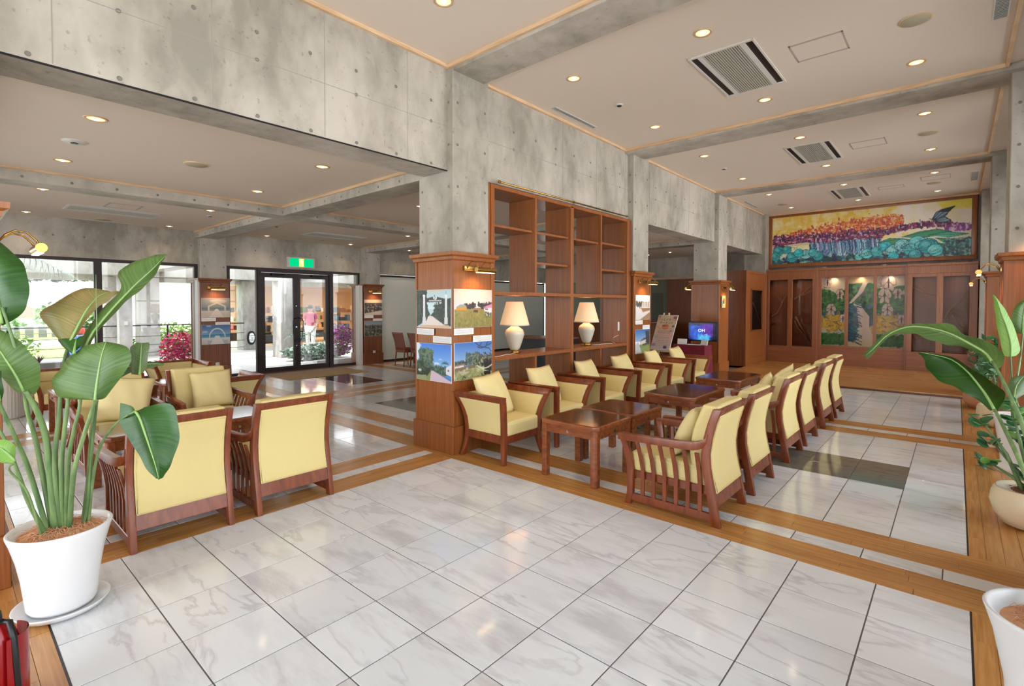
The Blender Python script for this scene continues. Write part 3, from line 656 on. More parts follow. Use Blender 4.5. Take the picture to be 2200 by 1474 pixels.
# ---- barrel armchair with upholstered sides, facing local +x
def boff(z): return interp(((0, 0.), (.08, -.022), (.18, -.042), (.3, -.048), (.42, -.036), (.52, -.012), (.6, .018), (.69, .058)), z)
def make_barrel_chair():
    R = empty('barrel_armchair', (0, 0, 0)); m = M['chairwood']
    HX, HY = .325, .345
    def P(sx, sy, z, inset=0.):
        o = boff(z); return (sx * (HX - inset + o * (.75 if sx > 0 else .95)), sy * (HY - inset + o))
    for sx in (-1, 1):
        for sy in (-1, 1):
            rings = []
            for z in (0, .08, .16, .24, .32, .42, .52, .6, .65):
                x, y = P(sx, sy, z); a = .052 if z > .1 else .046; b = .05
                x2, y2 = x - sx * a, y - sy * b
                rings.append([(min(x, x2), min(y, y2), z), (max(x, x2), min(y, y2), z), (max(x, x2), max(y, y2), z), (min(x, x2), max(y, y2), z)])
            MB().loft(rings).build('leg', m, R, bevel=.005, seg=2)
    # top rail on three sides
    def railpiece(name, a, b, inn, rear=False):
        rings = []
        for z, d in ((.632, .0), (.69, .0)):
            pass
        return None
    x0t, y0t = P(-1, 1, .69); x1t, _ = P(1, 1, .69); x0b, y0b = P(-1, 1, .632); x1b, _ = P(1, 1, .632)
    for s in (-1, 1):
        mb = MB().loft([[(x0b, s * y0b, .632), (x1b, s * y0b, .632), (x1b, s * (y0b - .045), .632), (x0b, s * (y0b - .045), .632)],
                        [(x0t, s * y0t, .69), (x1t, s * y0t, .692), (x1t, s * (y0t - .05), .7), (x0t, s * (y0t - .05), .7)]])
        mb.build('arm_rail', m, R, bevel=.005, seg=2)
    MB().loft([[(x0b, -y0b + .045, .632), (x0b, y0b - .045, .632), (x0b + .045, y0b - .045, .632), (x0b + .045, -y0b + .045, .632)],
               [(x0t, -y0t + .05, .69), (x0t, y0t - .05, .69), (x0t + .05, y0t - .05, .7), (x0t + .05, -y0t + .05, .7)]]).build('back_rail', m, R, bevel=.005, seg=2)
    xa, ya = P(1, 1, .25)
    MB().box(-xa + .04, xa - .045, -ya + .004, -ya + .03, .2, .285).box(-xa + .04, xa - .045, ya - .03, ya - .004, .2, .285).box(xa - .03, xa - .006, -ya + .045, ya - .045, .2, .285).box(-xa + .006, -xa + .03, -ya + .045, ya - .045, .2, .285).build('seat_frame', m, R, bevel=.003, seg=1)
    def side(s, inner):
        rings = []
        for z in (.285, .34, .42, .5, .57, .632):
            x0, y = P(-1, 1, z); x1, _ = P(1, 1, z); x0 += .045; x1 -= .045
            yo, yi = (y - .008, y - .028) if not inner else (y - .03, y - .075)
            rings.append([(x0, s * yo, z), (x1, s * yo, z), (x1, s * yi, z), (x0, s * yi, z)])
        return MB().loft(rings).build('side_padding' if inner else 'side_panel', M['fabric'], R, bevel=.008 if inner else .004, seg=2)
    for s in (-1, 1): side(s, False); side(s, True)
    rings = []
    for z in (.285, .34, .42, .5, .57, .632):
        x, y = P(-1, 1, z); rings.append([(x + .008, -y + .045, z), (x + .008, y - .045, z), (x + .028, y - .045, z), (x + .028, -y + .045, z)])
    MB().loft(rings).build('back_panel', M['fabric'], R, bevel=.004, seg=2)
    def bc(x, y, z): 
        o = boff(z); k = 1 + o * 2.2
        return (x - .95 * o * 1.0 - .0, y * k, z + 0)
    for k, (a, b) in enumerate(((.4, .535), (.535, .665))):
        rbox('back_cushion', -HX + .035, -HX + .12, -.27, .27, a, b, M['fabric'], R, .02, bc, 3, 4)
    for s in (-1, 1):
        MB().box(-.2, .26, s * .2945 - .003, s * .2945 + .003, .54, .543).build('seam', M['pillow'], R)
    def seat(x, y, z): return (x, y, z + (.012 * math.cos(x * 4) * math.cos(y * 4.5) if z > .36 else 0))
    rbox('seat_cushion', -.27, .292, -.255, .255, .275, .42, M['fabric'], R, .03, seat, 4, 6)
    return R

def make_pillow():
    bm = bmesh.new(); n = 14
    vs = {}
    for s in (-1, 1):
        for i in range(n + 1):
            for j in range(n + 1):
                u, v = i / n * 2 - 1, j / n * 2 - 1; e = (i in (0, n)) or (j in (0, n))
                if e and s == 1: vs[(s, i, j)] = vs[(-1, i, j)]; continue
                k = 1 - .07 * (1 - u * u) * 1 * (abs(v) ** 2) ; k2 = 1 - .07 * (1 - v * v) * (abs(u) ** 2)
                t = (max(0, (1 - u * u)) * max(0, (1 - v * v))) ** .42
                x = s * .075 * t + .004 * math.sin(9 * u + 3 * v) * t
                vs[(s, i, j)] = bm.verts.new((x, u * .215 * k2, v * .215 * k))
    for s in (-1, 1):
        for i in range(n):
            for j in range(n):
                q = [vs[(s, i, j)], vs[(s, i + 1, j)], vs[(s, i + 1, j + 1)], vs[(s, i, j + 1)]]
                bm.faces.new(q if s == 1 else q[::-1])
    me = bpy.data.meshes.new('throw_pillow'); bmesh.ops.recalc_face_normals(bm, faces=bm.faces); bm.to_mesh(me); bm.free()
    me.polygons.foreach_set('use_smooth', [True] * len(me.polygons)); me.materials.append(M['pillow'])
    o = bpy.data.objects.new('throw_pillow', me); COL.objects.link(o); return o

def make_table(lx, ly, name, knob=True):
    R = empty(name, (0, 0, 0)); H = .54; c = .045; hx, hy = lx / 2, ly / 2
    def oct_(hx, hy, c): return [(-hx + c, -hy), (hx - c, -hy), (hx, -hy + c), (hx, hy - c), (hx - c, hy), (-hx + c, hy), (-hx, hy - c), (-hx, -hy + c)]
    MB().prism(oct_(hx, hy, c), 'z', H - .035, H).build('tabletop', M['tablewood'], R, bevel=.005, seg=2)
    MB().prism(oct_(hx - .03, hy - .03, c * .8), 'z', H - .001, H + .0015).build('lacquered_inlay', M['tabletop'], R)
    for sx in (-1, 1):
        for sy in (-1, 1):
            a, b = sx * (hx - .012), sy * (hy - .012); w = .064; k = .018
            pts = [(a, b - sy * w), (a - sx * w, b - sy * w), (a - sx * w, b), (a - sx * k, b), (a, b - sy * k)]
            MB().prism(pts, 'z', 0, H - .036).build('leg', M['tablewood'], R, bevel=.003, seg=1)
    for s in (-1, 1):
        MB().box(-hx + .076, hx - .076, s * (hy - .03) - .011, s * (hy - .03) + .011, H - .115, H - .036).build('apron', M['tablewood'], R, bevel=.002, seg=1)
        MB().box(s * (hx - .03) - .011, s * (hx - .03) + .011, -hy + .076, hy - .076, H - .115, H - .036).build('apron', M['tablewood'], R, bevel=.002, seg=1)
    if knob:
        for p, q in (((0, -hy + .018, H - .08), (0, -hy + .01, H - .08)), ((hx - .018, 0, H - .08), (hx - .01, 0, H - .08)), ((-hx + .018, 0, H - .08), (-hx + .01, 0, H - .08))):
            MB().tube([p, q], .014, 12).build('round_medallion', M['chrome'], R)
    return R

sc = make_slat_chair(); bc_ = make_barrel_chair(); pw = make_pillow(); used = {'s': 0, 'b': 0, 'p': 0}
def put(proto, key, x, y, rz, label, cat, group):
    if not used[key]: o = proto; used[key] = 1
    else: o = copy_tree(proto)
    o.location = (x, y, 0); o.rotation_euler = (0, 0, rz); o['label'] = label; o['category'] = cat; o['group'] = group
    return o
def pillow(x, y, z, rz, tilt, roll, label, group='yellow pillows on the armchairs', sc_=1.):
    if not used['p']: o = pw; used['p'] = 1
    else: o = pw.copy(); COL.objects.link(o)
    o.location = (x, y, z); o.rotation_mode = 'XYZ'; o.rotation_euler = (roll, tilt, rz); o.scale = (sc_,) * 3
    o['label'] = label; o['category'] = 'pillow'; o['group'] = group
    return o
# right-hand row of slatted armchairs (backs to the windows)
ords = ['nearest', 'second', 'third', 'fourth', 'fifth', 'farthest']
SX = 2.36
for i, (yc, nm) in enumerate(zip((.46, 1.30, 2.49, 3.30, 4.40, 5.24), ords)):
    put(sc, 's', SX, yc, PI, f'{nm} slatted armchair of the right-hand row facing the tables', 'armchair', 'slatted armchairs in the right-hand row')
    lab = f'yellow pillow on the {nm} slatted armchair of the right-hand row'
    lean = [-.42, -.5, -.3, -.25, -.45, -.5][i]
    pillow(2.36 + .02, yc + [.0, .05, .0, .02, 0, 0][i], .61 + [.0, -.02, .03, .03, .0, 0][i], PI + [.1, -.1, .25, -.2, .1, 0][i], lean, [.1, 0, .35, -.3, .2, .1][i], lab)
# barrel armchairs along the bookcase
BX = .285
for i, (yc, nm) in enumerate(zip((.51, 1.41, 2.41, 3.40, 4.43, 5.40), ords)):
    put(bc_, 'b', BX, yc, 0, f'{nm} barrel armchair of the row along the bookcase', 'armchair', 'barrel armchairs along the bookcase')
    pillow(.2, yc - .05, .635, [.12, .05, .1, .0, .08, .05][i], -.42, [.06, .0, -.03, .02, -.02, .02][i], f'yellow pillow on the {nm} barrel armchair of the row along the bookcase', sc_=1.16)
# tables between the rows
t1 = make_table(.64, .66, 'side_table'); t1.location = (1.33, .555, 0)
tag(t1, 'nearest square table of the middle row, right before the near armchairs', 'table', 'low wooden tables in the middle row')
t2 = copy_tree(t1); t2.location = (1.33, 1.235, 0); tag(t2, 'second square table, pushed against the nearest one', 'table', 'low wooden tables in the middle row')
t3 = make_table(.66, 1.05, 'coffee_table'); t3.location = (1.41, 2.72, 0)
tag(t3, 'oblong coffee table in the middle of the table row', 'table', 'low wooden tables in the middle row')
t4 = copy_tree(t3); t4.location = (1.37, 4.47, 0); tag(t4, 'farthest oblong coffee table, toward the mural wall', 'table', 'low wooden tables in the middle row')

# left lounge group
G2 = 'armchairs of the left lounge group'
put(sc, 's', -.352, -1.645, PI, 'left lounge slatted armchair, plain yellow back toward us, right of the drooping leaf', 'armchair', G2)
put(sc, 's', -.352, -2.435, PI, 'slatted armchair with its yellow back partly covered by the drooping leaf', 'armchair', G2)
put(sc, 's', -2.52, -1.50, 0, 'slatted armchair facing us with a square yellow pillow, left lounge', 'armchair', G2)
put(sc, 's', -2.52, -2.335, 0, 'slatted armchair facing us behind the plant stems, with a slumped pillow', 'armchair', G2)
pillow(-2.56, -1.42, .635, -.05, -.3, .03, 'square yellow pillow standing upright on the lounge armchair facing us', 'yellow pillows in the left lounge', 1.02)
pillow(-2.5, -2.27, .64, -.3, -.4, -.12, 'slumped yellow pillow on the lounge armchair behind the plant stems', 'yellow pillows in the left lounge', 1.12)
for i, (yc, lab) in enumerate(((-1.06, 'barrel armchair turned away from us, right end of its row in the left lounge'), (-2.26, 'barrel armchair turned away from us, left of its twin and behind the plant stems'))):
    put(bc_, 'b', -3.3, yc, PI, lab, 'armchair', G2)
for i, (yc, lab) in enumerate(((-.99, 'far barrel armchair facing us in front of the window, next to the pillar'), (-2.36, 'far barrel armchair facing us beside the white fluted bin'))):
    put(bc_, 'b', -5.47, yc, 0, lab, 'armchair', G2)
for i, (x, y, lab) in enumerate(((-1.43, -2.35, 'glossy low table behind the near left armchair'), (-1.43, -1.66, 'low table between the left slatted armchairs, mostly hidden'), (-4.42, -2.3, 'low table seen between the plant stems before the far armchairs'), (-4.42, -1.2, 'hidden low table before the far armchair by the pillar'))):
    t = copy_tree(t1); t.location = (x, y, 0); tag(t, lab, 'table', 'low tables of the left lounge')

# dining chairs and dark table at the blind
def dining_chair():
    R = empty('dining_chair', (0, 0, 0)); dw = M['clad_dark']
    for s in (-1, 1):
        MB().tube([(s * .19, -.2, 0), (s * .18, -.16, .4), (s * .19, -.19, .65), (s * .215, -.27, .9)], [.014, .02, .019, .016], 6).build('leg', dw, R, smooth=True)
        MB().tube([(s * .2, .24, 0), (s * .19, .2, .42)], [.013, .02], 6).build('leg', dw, R, smooth=True)
    MB().box(-.2, .2, -.17, .22, .37, .43).build('seat_frame', dw, R, bevel=.004, seg=1)
    rbox('seat', -.205, .205, -.17, .23, .42, .475, plain('maroon_seat', rgb(120, 58, 44), .8), R, .02)
    MB().loft([[(-.2, -.15 - .02, .48), (.2, -.15 - .02, .48), (.2, -.135, .48), (-.2, -.135, .48)], [(-.185, -.2, .68), (.185, -.2, .68), (.185, -.17, .68), (-.185, -.17, .68)], [(-.21, -.26, .86), (.21, -.26, .86), (.21, -.235, .86), (-.21, -.235, .86)]]).build('back_panel', plain('maroon_back', rgb(136, 84, 70), .8), R, bevel=.004, seg=1)
    MB().box(-.22, .22, -.285, -.25, .86, .9).build('top_rail', dw, R, bevel=.004, seg=1)
    MB().box(-.185, .185, .205, .225, .2, .225).build('stretcher', dw, R)
    return R
dc = dining_chair(); dc.location = (-7.1, 4.75, 0); tag(dc, 'dark dining chair before the white blind, left one of the two', 'chair', 'dining chairs before the blind')
d2 = copy_tree(dc); d2.location = (-6.55, 4.83, 0); tag(d2, 'dark dining chair before the white blind, half hidden by the middle pillar', 'chair', 'dining chairs before the blind')
T = empty('dining_table', (-6.5, 5.6, 0), 0, 'dark dining table behind the two dining chairs', 'table')
MB().box(-.95, .95, -.4, .4, .69, .73).build('tabletop', M['clad_dark'], T, bevel=.004)
for sx in (-1, 1):
    for sy in (-1, 1): MB().box(sx * .87 - .03, sx * .87 + .03, sy * .33 - .03, sy * .33 + .03, 0, .69).build('leg', M['clad_dark'], T)
B = empty('roller_blind', (-8.22, 6.46, 0), 0, 'pulled down white roller blind before the window bay right of the doors', 'blind')
bm_ = leafmat('blind_cloth', rgb(214, 214, 204), rgb(222, 222, 212), .5)
MB().box(-.003, .003, -1.72, .02, .1, 2.42).build('blind_cloth', plain('blind_white', rgb(212, 212, 200), .9), B); MB().box(-.003, .003, .03, 1.72, .1, 2.42).build('blind_cloth', bpy.data.materials['blind_white'], B)
MB().box(-.012, .012, -1.72, 1.72, .07, .1).build('bottom_bar', M['white_metal'], B); MB().box(-.03, .03, -1.72, 1.72, 2.42, 2.47).build('head_box', M['frame'], B)

B2_ = copy_tree(B); B2_.location = (-8.22, 10.5, 0); tag(B2_, 'second white roller blind farther on, seen through the bookcase', 'blind', 'roller blinds')
B['group'] = 'roller blinds'
# ================================================================== BOOKCASE between pillar 1 and 2
BC = empty('open_bookcase', (0, 0, 0), 0, 'tall open wooden bookcase holding two table lamps between the pillars', 'bookcase')
c = M['clad']; xf, xb = -.1, -.55
def bpan(n, y0, y1, z0, z1, a=xb, b=xf): return MB().box(a, b, y0, y1, z0, z1).build(n, c, BC, bevel=.002, seg=1)
bpan('side_panel', .735, .79, 0, 3.03); bpan('side_panel', 3.97, 4.03, 0, 3.03); bpan('divider', 2.352, 2.425, 0, 3.0)
MB().box(-.62, -.12, .66, .735, 2.19, 3.03).build('filler_panel', c, BC)
MB().box(-.62, -.12, 4.03, 4.15, 0, 3.03).build('filler_panel', M['clad_dark'], BC)
bpan('top_panel', .79, 3.97, 2.985, 3.03)
bpan('shelf', .79, 2.352, 1.735, 1.78); bpan('shelf', 2.425, 3.97, 1.735, 1.78)
bpan('worktop_shelf', .79, 2.352, .955, 1.0); bpan('worktop_shelf', 2.425, 3.97, .955, 1.0)
bpan('base_panel', .79, 3.97, .04, .1); bpan('divider', 1.552, 1.59, 1.78, 2.985); bpan('divider', 3.145, 3.182, 1.78, 2.985)
bpan('divider', 1.552, 1.59, .1, .955); bpan('divider', 3.145, 3.182, .1, .955)
for y0, y1, z in ((.79, 1.552, 2.56), (1.59, 2.352, 2.56), (1.59, 2.352, 2.165), (2.425, 3.145, 2.56), (3.182, 3.97, 2.575), (3.182, 3.97, 2.165)): bpan('shelf', y0 + .003, y1 - .003, z - .014, z + .014, xb + .02, xf - .04)
rail = MB().tube([(-.085, .84, 3.065), (-.085, 3.95, 3.065)], .011, 8)
rail.build('picture_rail', M['brass'], BC, smooth=True)
for y in (.86, 2.39, 3.92): MB().tube([(-.085, y - .012, 3.065), (-.085, y + .012, 3.065)], .018, 10).build('rail_bracket', M['brass'], BC)
MB().box(-.094, -.09, 3.66, 3.71, 1.21, 1.35).build('socket_plate', M['white_metal'], BC)
for n, (y, lab) in enumerate(((1.378, 'lit table lamp with white ceramic base in the left half of the bookcase'), (3.068, 'lit table lamp with white ceramic base in the right half of the bookcase'))):
    if n == 0:
        L = empty('table_lamp', (-.3, y, 1.0))
        MB().lathe([(.001, .0), (.072, .0), (.078, .008), (.078, .02), (.06, .03), (.056, .045), (.001, .05)], 20).build('brass_foot', M['brass'], L, smooth=True)
        MB().lathe([(.055, .045), (.068, .06), (.084, .1), (.11, .18), (.125, .235), (.125, .268), (.107, .303), (.066, .33), (.048, .345), (.05, .355)], 28).build('ceramic_base', M['ceramic'], L, smooth=True)
        MB().tube([(0, 0, .34), (0, 0, .52)], .008, 8).build('stem', M['brass'], L)
        sh = MB().lathe([(.19, .355), (.192, .36), (.108, .66), (.1065, .66), (.188, .358)], 40).build('lamp_shade', M['lampshade'], L, smooth=True)
        MB().lathe([(.191, .356), (.194, .362), (.19, .368)], 40).build('shade_rim', M['white_metal'], sh)
        MB().ell((0, 0, .5), (.03, .03, .04)).build('bulb', emit('shade_bulb', (1, .66, .34), 25), L, smooth=True)
        d = bpy.data.lights.new('lamp_bulb_light', 'POINT'); d.energy = 5; d.color = (1, .6, .3); d.shadow_soft_size = .06; o = bpy.data.objects.new('lamp_bulb_light', d); COL.objects.link(o); o.parent = L; o.location = (0, 0, .58)
    else: L2 = copy_tree(L); L2.location = (-.3, y, 1.0)
    tag(L if n == 0 else L2, lab, 'lamp', 'table lamps on the bookcase')
def cord(label, pts, r=.004, mat='white_metal'):
    o = MB().tube(pts, r, 5).build('power_cord', M[mat], smooth=True); return tag(o, label, 'cord')
cord('white cord of the left table lamp along the shelf edge', [(-.24, 1.32, 1.006), (-.2, 1.2, 1.006), (-.17, 1.05, 1.008), (-.12, .9, 1.006), (-.11, .8, 1.006)])
cord('white cord running from the right table lamp', [(-.25, 3.14, 1.006), (-.2, 3.25, 1.006), (-.22, 3.35, 1.006), (-.16, 3.42, 1.01), (-.2, 3.5, 1.006), (-.13, 3.56, 1.006)])
cord('plugged in curly cord below the bookcase socket', [(-.14, 3.66, 1.006), (-.16, 3.6, 1.03), (-.15, 3.63, 1.1), (-.12, 3.7, 1.13), (-.12, 3.74, 1.13)])

# ================================================================== PILLAR PICTURES
W1 = c8(232, 238, 244)
def trees(cv, n, x0, x1, y0, y1, cols, size=.05):
    cv.blobs(n, lambda r: (x0 + (x1 - x0) * r.random(), y0 + (y1 - y0) * r.random()), size, cols, .9)
def pic_gate():
    c = Cv(120, 86, c8(190, 214, 222)); c.grad(0, .5, c8(176, 205, 214), c8(214, 234, 236)); c.ell(.5, .0, .3, .08, c8(222, 206, 176), .6)
    dk = [c8(44, 58, 50), c8(60, 74, 62), c8(34, 46, 44)]
    c.poly([(0, 0), (.24, 0), (.3, .2), (.34, .5), (.42, .65), (.3, .8), (0, 1)], c8(48, 60, 54)); c.poly([(1, .22), (.86, .25), (.7, .4), (.5, .6), (.42, .68), (.6, .85), (1, .95)], c8(42, 56, 52))
    trees(c, 260, 0, .3, 0, .8, dk, .03); trees(c, 260, .55, 1, .4, .85, dk, .03)
    c.poly([(.36, .7), (.46, .68), (.8, .9), (.9, 1), (.12, 1), (.3, .82)], c8(226, 214, 208)); c.poly([(.12, .94), (.95, .92), (1, 1), (.1, 1)], c8(214, 178, 148))
    c.poly([(.28, .23), (.55, .17), (.85, .24), (.85, .32), (.28, .32)], c8(50, 50, 56)); c.ell(.56, .21, .055, .055, c8(236, 238, 240)); c.line([(.54, .14), (.57, .2), (.54, .26)], .02, c8(40, 40, 44))
    for k in range(11): c.poly([(.385 + k * .033, .265), (.408 + k * .033, .265), (.408 + k * .033, .305), (.385 + k * .033, .305)], c8(200, 206, 210))
    for x in (.235, .87):
        c.poly([(x - .03, .18), (x + .03, .18), (x + .03, .74), (x - .03, .74)], c8(228, 230, 234)); c.poly([(x - .045, .72), (x + .045, .72), (x + .05, .9), (x - .05, .9)], c8(222, 218, 222)); c.ell(x, .15, .04, .03, c8(236, 238, 240))
    c.line([(.87, .04), (.87, .13)], .012, c8(50, 50, 50)); return c
def pic_lawn():
    c = Cv(120, 86, c8(226, 206, 206)); c.grad(0, .5, c8(236, 196, 176), c8(218, 206, 214)); trees(c, 90, .25, .55, .38, .5, [c8(60, 54, 58), c8(80, 76, 74)], .02); trees(c, 160, .62, 1, .36, .5, [c8(52, 54, 60), c8(66, 70, 70)], .022)
    c.ell(.48, .41, .045, .08, c8(58, 56, 62)); c.grad(.52, 1, c8(152, 140, 84), c8(128, 124, 62)); c.blobs(500, lambda r: (r.random(), .55 + .45 * r.random()), .02, [c8(140, 132, 76), c8(158, 148, 90), c8(118, 116, 60)], .5)
    c.poly([(.04, .47), (.14, .4), (.27, .4), (.33, .47)], c8(130, 158, 156)); c.poly([(.05, .47), (.32, .47), (.32, .55), (.05, .55)], c8(196, 140, 56)); c.poly([(.52, .49), (.6, .44), (.72, .49)], c8(224, 214, 210)); c.poly([(.53, .49), (.71, .49), (.71, .56), (.53, .56)], c8(150, 120, 90))
    c.poly([(.74, .49), (.85, .44), (1, .38), (1, .5)], c8(226, 134, 166)); c.poly([(.78, .5), (1, .49), (1, .62), (.8, .58)], c8(222, 220, 228)); c.poly([(.82, .51), (.9, .51), (.9, .55), (.82, .55)], c8(90, 90, 110)); c.blobs(40, lambda r: (.83 + .15 * r.random(), .6 + .1 * r.random()), .012, [c8(80, 80, 80), c8(220, 220, 220)], .9)
    c.poly([(.5, .55), (.62, .55), (.62, .6), (.5, .6)], c8(78, 62, 50)); return c
def pic_road():
    c = Cv(120, 86, c8(80, 140, 226)); c.grad(0, .7, c8(62, 122, 222), c8(150, 200, 246)); c.blobs(40, lambda r: (.06 * r.random(), .4 * r.random()), .05, [c8(220, 232, 248)], .7); c.ell(.6, .52, .08, .03, W1, .8); c.ell(.7, .4, .05, .02, W1, .5)
    trees(c, 700, .1, .45, .18, .75, [c8(86, 112, 92), c8(64, 88, 70), c8(104, 128, 104), c8(52, 72, 56)], .03); c.poly([(0, .68), (.42, .66), (.36, .9), (0, .9)], c8(52, 54, 44)); trees(c, 120, 0, .2, .5, .8, [c8(70, 92, 70), c8(46, 60, 50)], .03)
    trees(c, 300, .5, .95, .6, .78, [c8(70, 96, 82), c8(50, 72, 62), c8(110, 134, 120)], .022)
    for a in range(11):
        t = PI * (.05 + .09 * a); c.line([(.84, .5), (.84 + .1 * math.cos(t), .5 - .09 * math.sin(t) + .03)], .012, c8(66, 92, 86))
    c.poly([(.86, .6), (1, .52), (1, .82), (.86, .78)], c8(226, 226, 236)); c.poly([(.9, .66), (.95, .65), (.95, .7), (.9, .7)], c8(90, 110, 130))
    c.poly([(.44, .72), (.5, .72), (1, .96), (1, 1), (.36, 1)], c8(214, 190, 206)); c.poly([(.38, .8), (.44, .74), (.4, 1), (.24, 1)], c8(138, 150, 90)); c.poly([(0, .88), (.3, .86), (.3, 1), (0, 1)], c8(150, 158, 120)); c.ell(.1, .74, .05, .035, c8(196, 204, 208)); c.line([(.52, .73), (1, .92)], .02, c8(96, 130, 90)); return c
def pic_garden():
    c = Cv(120, 86, c8(90, 140, 210)); c.grad(0, .6, c8(66, 112, 186), c8(150, 184, 222)); trees(c, 260, .3, .62, .3, .6, [c8(84, 100, 96), c8(70, 84, 80), c8(120, 136, 126)], .024); trees(c, 420, .5, 1, .42, .72, [c8(76, 86, 66), c8(48, 54, 46), c8(120, 134, 106), c8(160, 160, 130)], .022)
    trees(c, 80, 0, .3, .5, .6, [c8(88, 108, 96), c8(60, 76, 70)], .02); c.poly([(0, .58), (.26, .56), (.28, .6), (.26, .66), (0, .68)], c8(140, 112, 104)); c.poly([(.02, .62), (.24, .6), (.24, .65), (.02, .67)], c8(214, 206, 200))
    c.grad(.7, 1, c8(168, 170, 116), c8(176, 172, 140)); c.poly([(0, .68), (.55, .61), (.55, .7), (0, .78)], c8(122, 106, 84)); trees(c, 200, 0, 1, .74, 1, [c8(150, 156, 104), c8(186, 180, 150), c8(130, 138, 92)], .03)
    c.poly([(.76, .52), (1, .5), (1, .85), (.8, .8)], c8(44, 42, 40)); c.line([(.6, .66), (.75, .76), (.9, .74), (1, .68)], .035, c8(206, 206, 190)); c.poly([(.78, .84), (.97, .83), (.97, .94), (.78, .93)], c8(44, 38, 34)); c.line([(.53, .55), (.53, .82)], .02, c8(60, 56, 46))
    dk = c8(52, 48, 54)
    for pts in ([(.55, .02), (.65, .12), (.78, .16), (.9, .1), (1, .06)], [(.65, .12), (.72, .02)], [(.78, .16), (.92, .2), (1, .3)], [(.6, .14), (.68, .18), (.78, .16)], [(.8, .3), (.88, .4), (1, .42)], [(.84, .1), (.9, .0)], [(.7, .9), (.8, .98), (.95, .8)], [(.2, .98), (.24, .9), (.3, .97)]): c.line(pts, .02, dk)
    trees(c, 90, .62, 1, .3, .55, [c8(90, 86, 88), c8(70, 64, 66)], .01); return c
def pic_beach(arch):
    c = Cv(70, 50); 
    if arch:
        c.grad(0, .5, c8(52, 96, 150), c8(120, 160, 196)); c.grad(.5, .66, c8(50, 110, 160), c8(80, 170, 190)); c.grad(.66, 1, c8(206, 206, 204), c8(190, 186, 184)); c.ell(.55, .66, .3, .5, c8(206, 206, 204), ring=.13); c.poly([(.2, .8), (.9, .8), (.95, 1), (.2, 1)], c8(170, 174, 184)); c.poly([(.48, .56), (.62, .56), (.8, 1), (.3, 1)], c8(214, 210, 206)); c.ell(.12, .35, .1, .05, c8(200, 214, 226), .6); c.ell(.25, .06, .1, .04, c8(200, 214, 226), .6)
    else:
        c.grad(0, .5, c8(150, 150, 148), c8(110, 126, 132)); c.grad(.5, .66, c8(84, 104, 112), c8(120, 138, 142)); c.grad(.66, 1, c8(178, 172, 160), c8(190, 182, 168)); c.poly([(.5, .56), (.58, .56), (.8, 1), (.25, 1)], c8(206, 198, 192)); c.line([(.26, 1), (.26, .42), (.55, .24), (.84, .42), (.84, 1)], .07, c8(186, 182, 170)); c.line([(0, .7), (1, .7)], .03, c8(190, 196, 196)); c.ell(.6, .16, .3, .1, c8(186, 184, 182), .6)
    return c
def pic_rock(k):
    c = Cv(60, 44); c.grad(0, .3, c8(206, 192, 172), c8(196, 184, 168)) if not k else c.grad(0, .35, c8(130, 136, 144), c8(150, 156, 160))
    if not k: c.grad(.2, 1, c8(70, 70, 76), c8(60, 58, 62)); trees(c, 300, 0, 1, .25, .95, [c8(54, 54, 62), c8(84, 82, 88), c8(176, 156, 120), c8(60, 60, 66)], .04); c.poly([(0, .9), (1, .7), (1, 1), (0, 1)], c8(204, 198, 186))
    else: c.grad(.3, 1, c8(80, 78, 66), c8(70, 66, 58)); trees(c, 320, .0, 1, .3, 1, [c8(60, 58, 48), c8(100, 96, 80), c8(150, 142, 116), c8(50, 50, 42)], .035)
    return c
def pic_snow():
    c = Cv(60, 44, c8(222, 224, 228)); trees(c, 60, 0, .5, .25, .45, [c8(70, 76, 76), c8(96, 100, 96)], .03); c.poly([(.45, .3), (1, .22), (1, .5), (.45, .5)], c8(206, 208, 210))
    for i in range(4):
        for j in range(3): c.ell(.53 + i * .13, .3 + j * .07, .035, .02, c8(60, 60, 60))
    c.grad(.52, 1, c8(150, 120, 90), c8(160, 134, 104)); c.poly([(0, .5), (.4, .55), (.5, .7), (1, .62), (1, .7), (.3, 1), (0, 1)], c8(214, 214, 216)); return c
def pic_inn():
    c = Cv(60, 44); c.grad(0, .5, c8(60, 110, 180), c8(150, 186, 220)); c.poly([(.3, .5), (.9, .38), (.9, .62), (.3, .64)], c8(210, 208, 204)); c.poly([(.3, .5), (.6, .36), (.95, .4)], c8(90, 72, 66)); trees(c, 60, .75, 1, .1, .6, [c8(64, 74, 80), c8(46, 56, 56)], .05)
    c.grad(.64, 1, c8(120, 146, 80), c8(150, 164, 104)); c.poly([(0, .62), (.2, .5), (.45, 1), (0, 1)], c8(196, 196, 200)); c.poly([(.5, .62), (1, .56), (1, .66), (.5, .68)], c8(80, 70, 66)); return c
def photo(cv, O, U, V, N, label, group='photographs on the pillars'):
    """O top-left corner on the pillar face, N outward normal"""
    O, U, V, N = Vector(O), Vector(U), Vector(V), Vector(N); t = .006
    P = empty('photo_print', O + N * .001, 0, label, 'photo', group)
    vs = [Vector((0, 0, 0)), U, U + V, V]; MB().add([*vs, *[v + N * t for v in vs]], [(0, 1, 2, 3), (7, 6, 5, 4), (0, 4, 5, 1), (1, 5, 6, 2), (2, 6, 7, 3), (3, 7, 4, 0)]).build('backing_board', M['paper'], P)
    sheet('printed_picture', cv, N * (t + .0006) + U * .004 + V * .004, U * .992, V * .992, P)
    return P
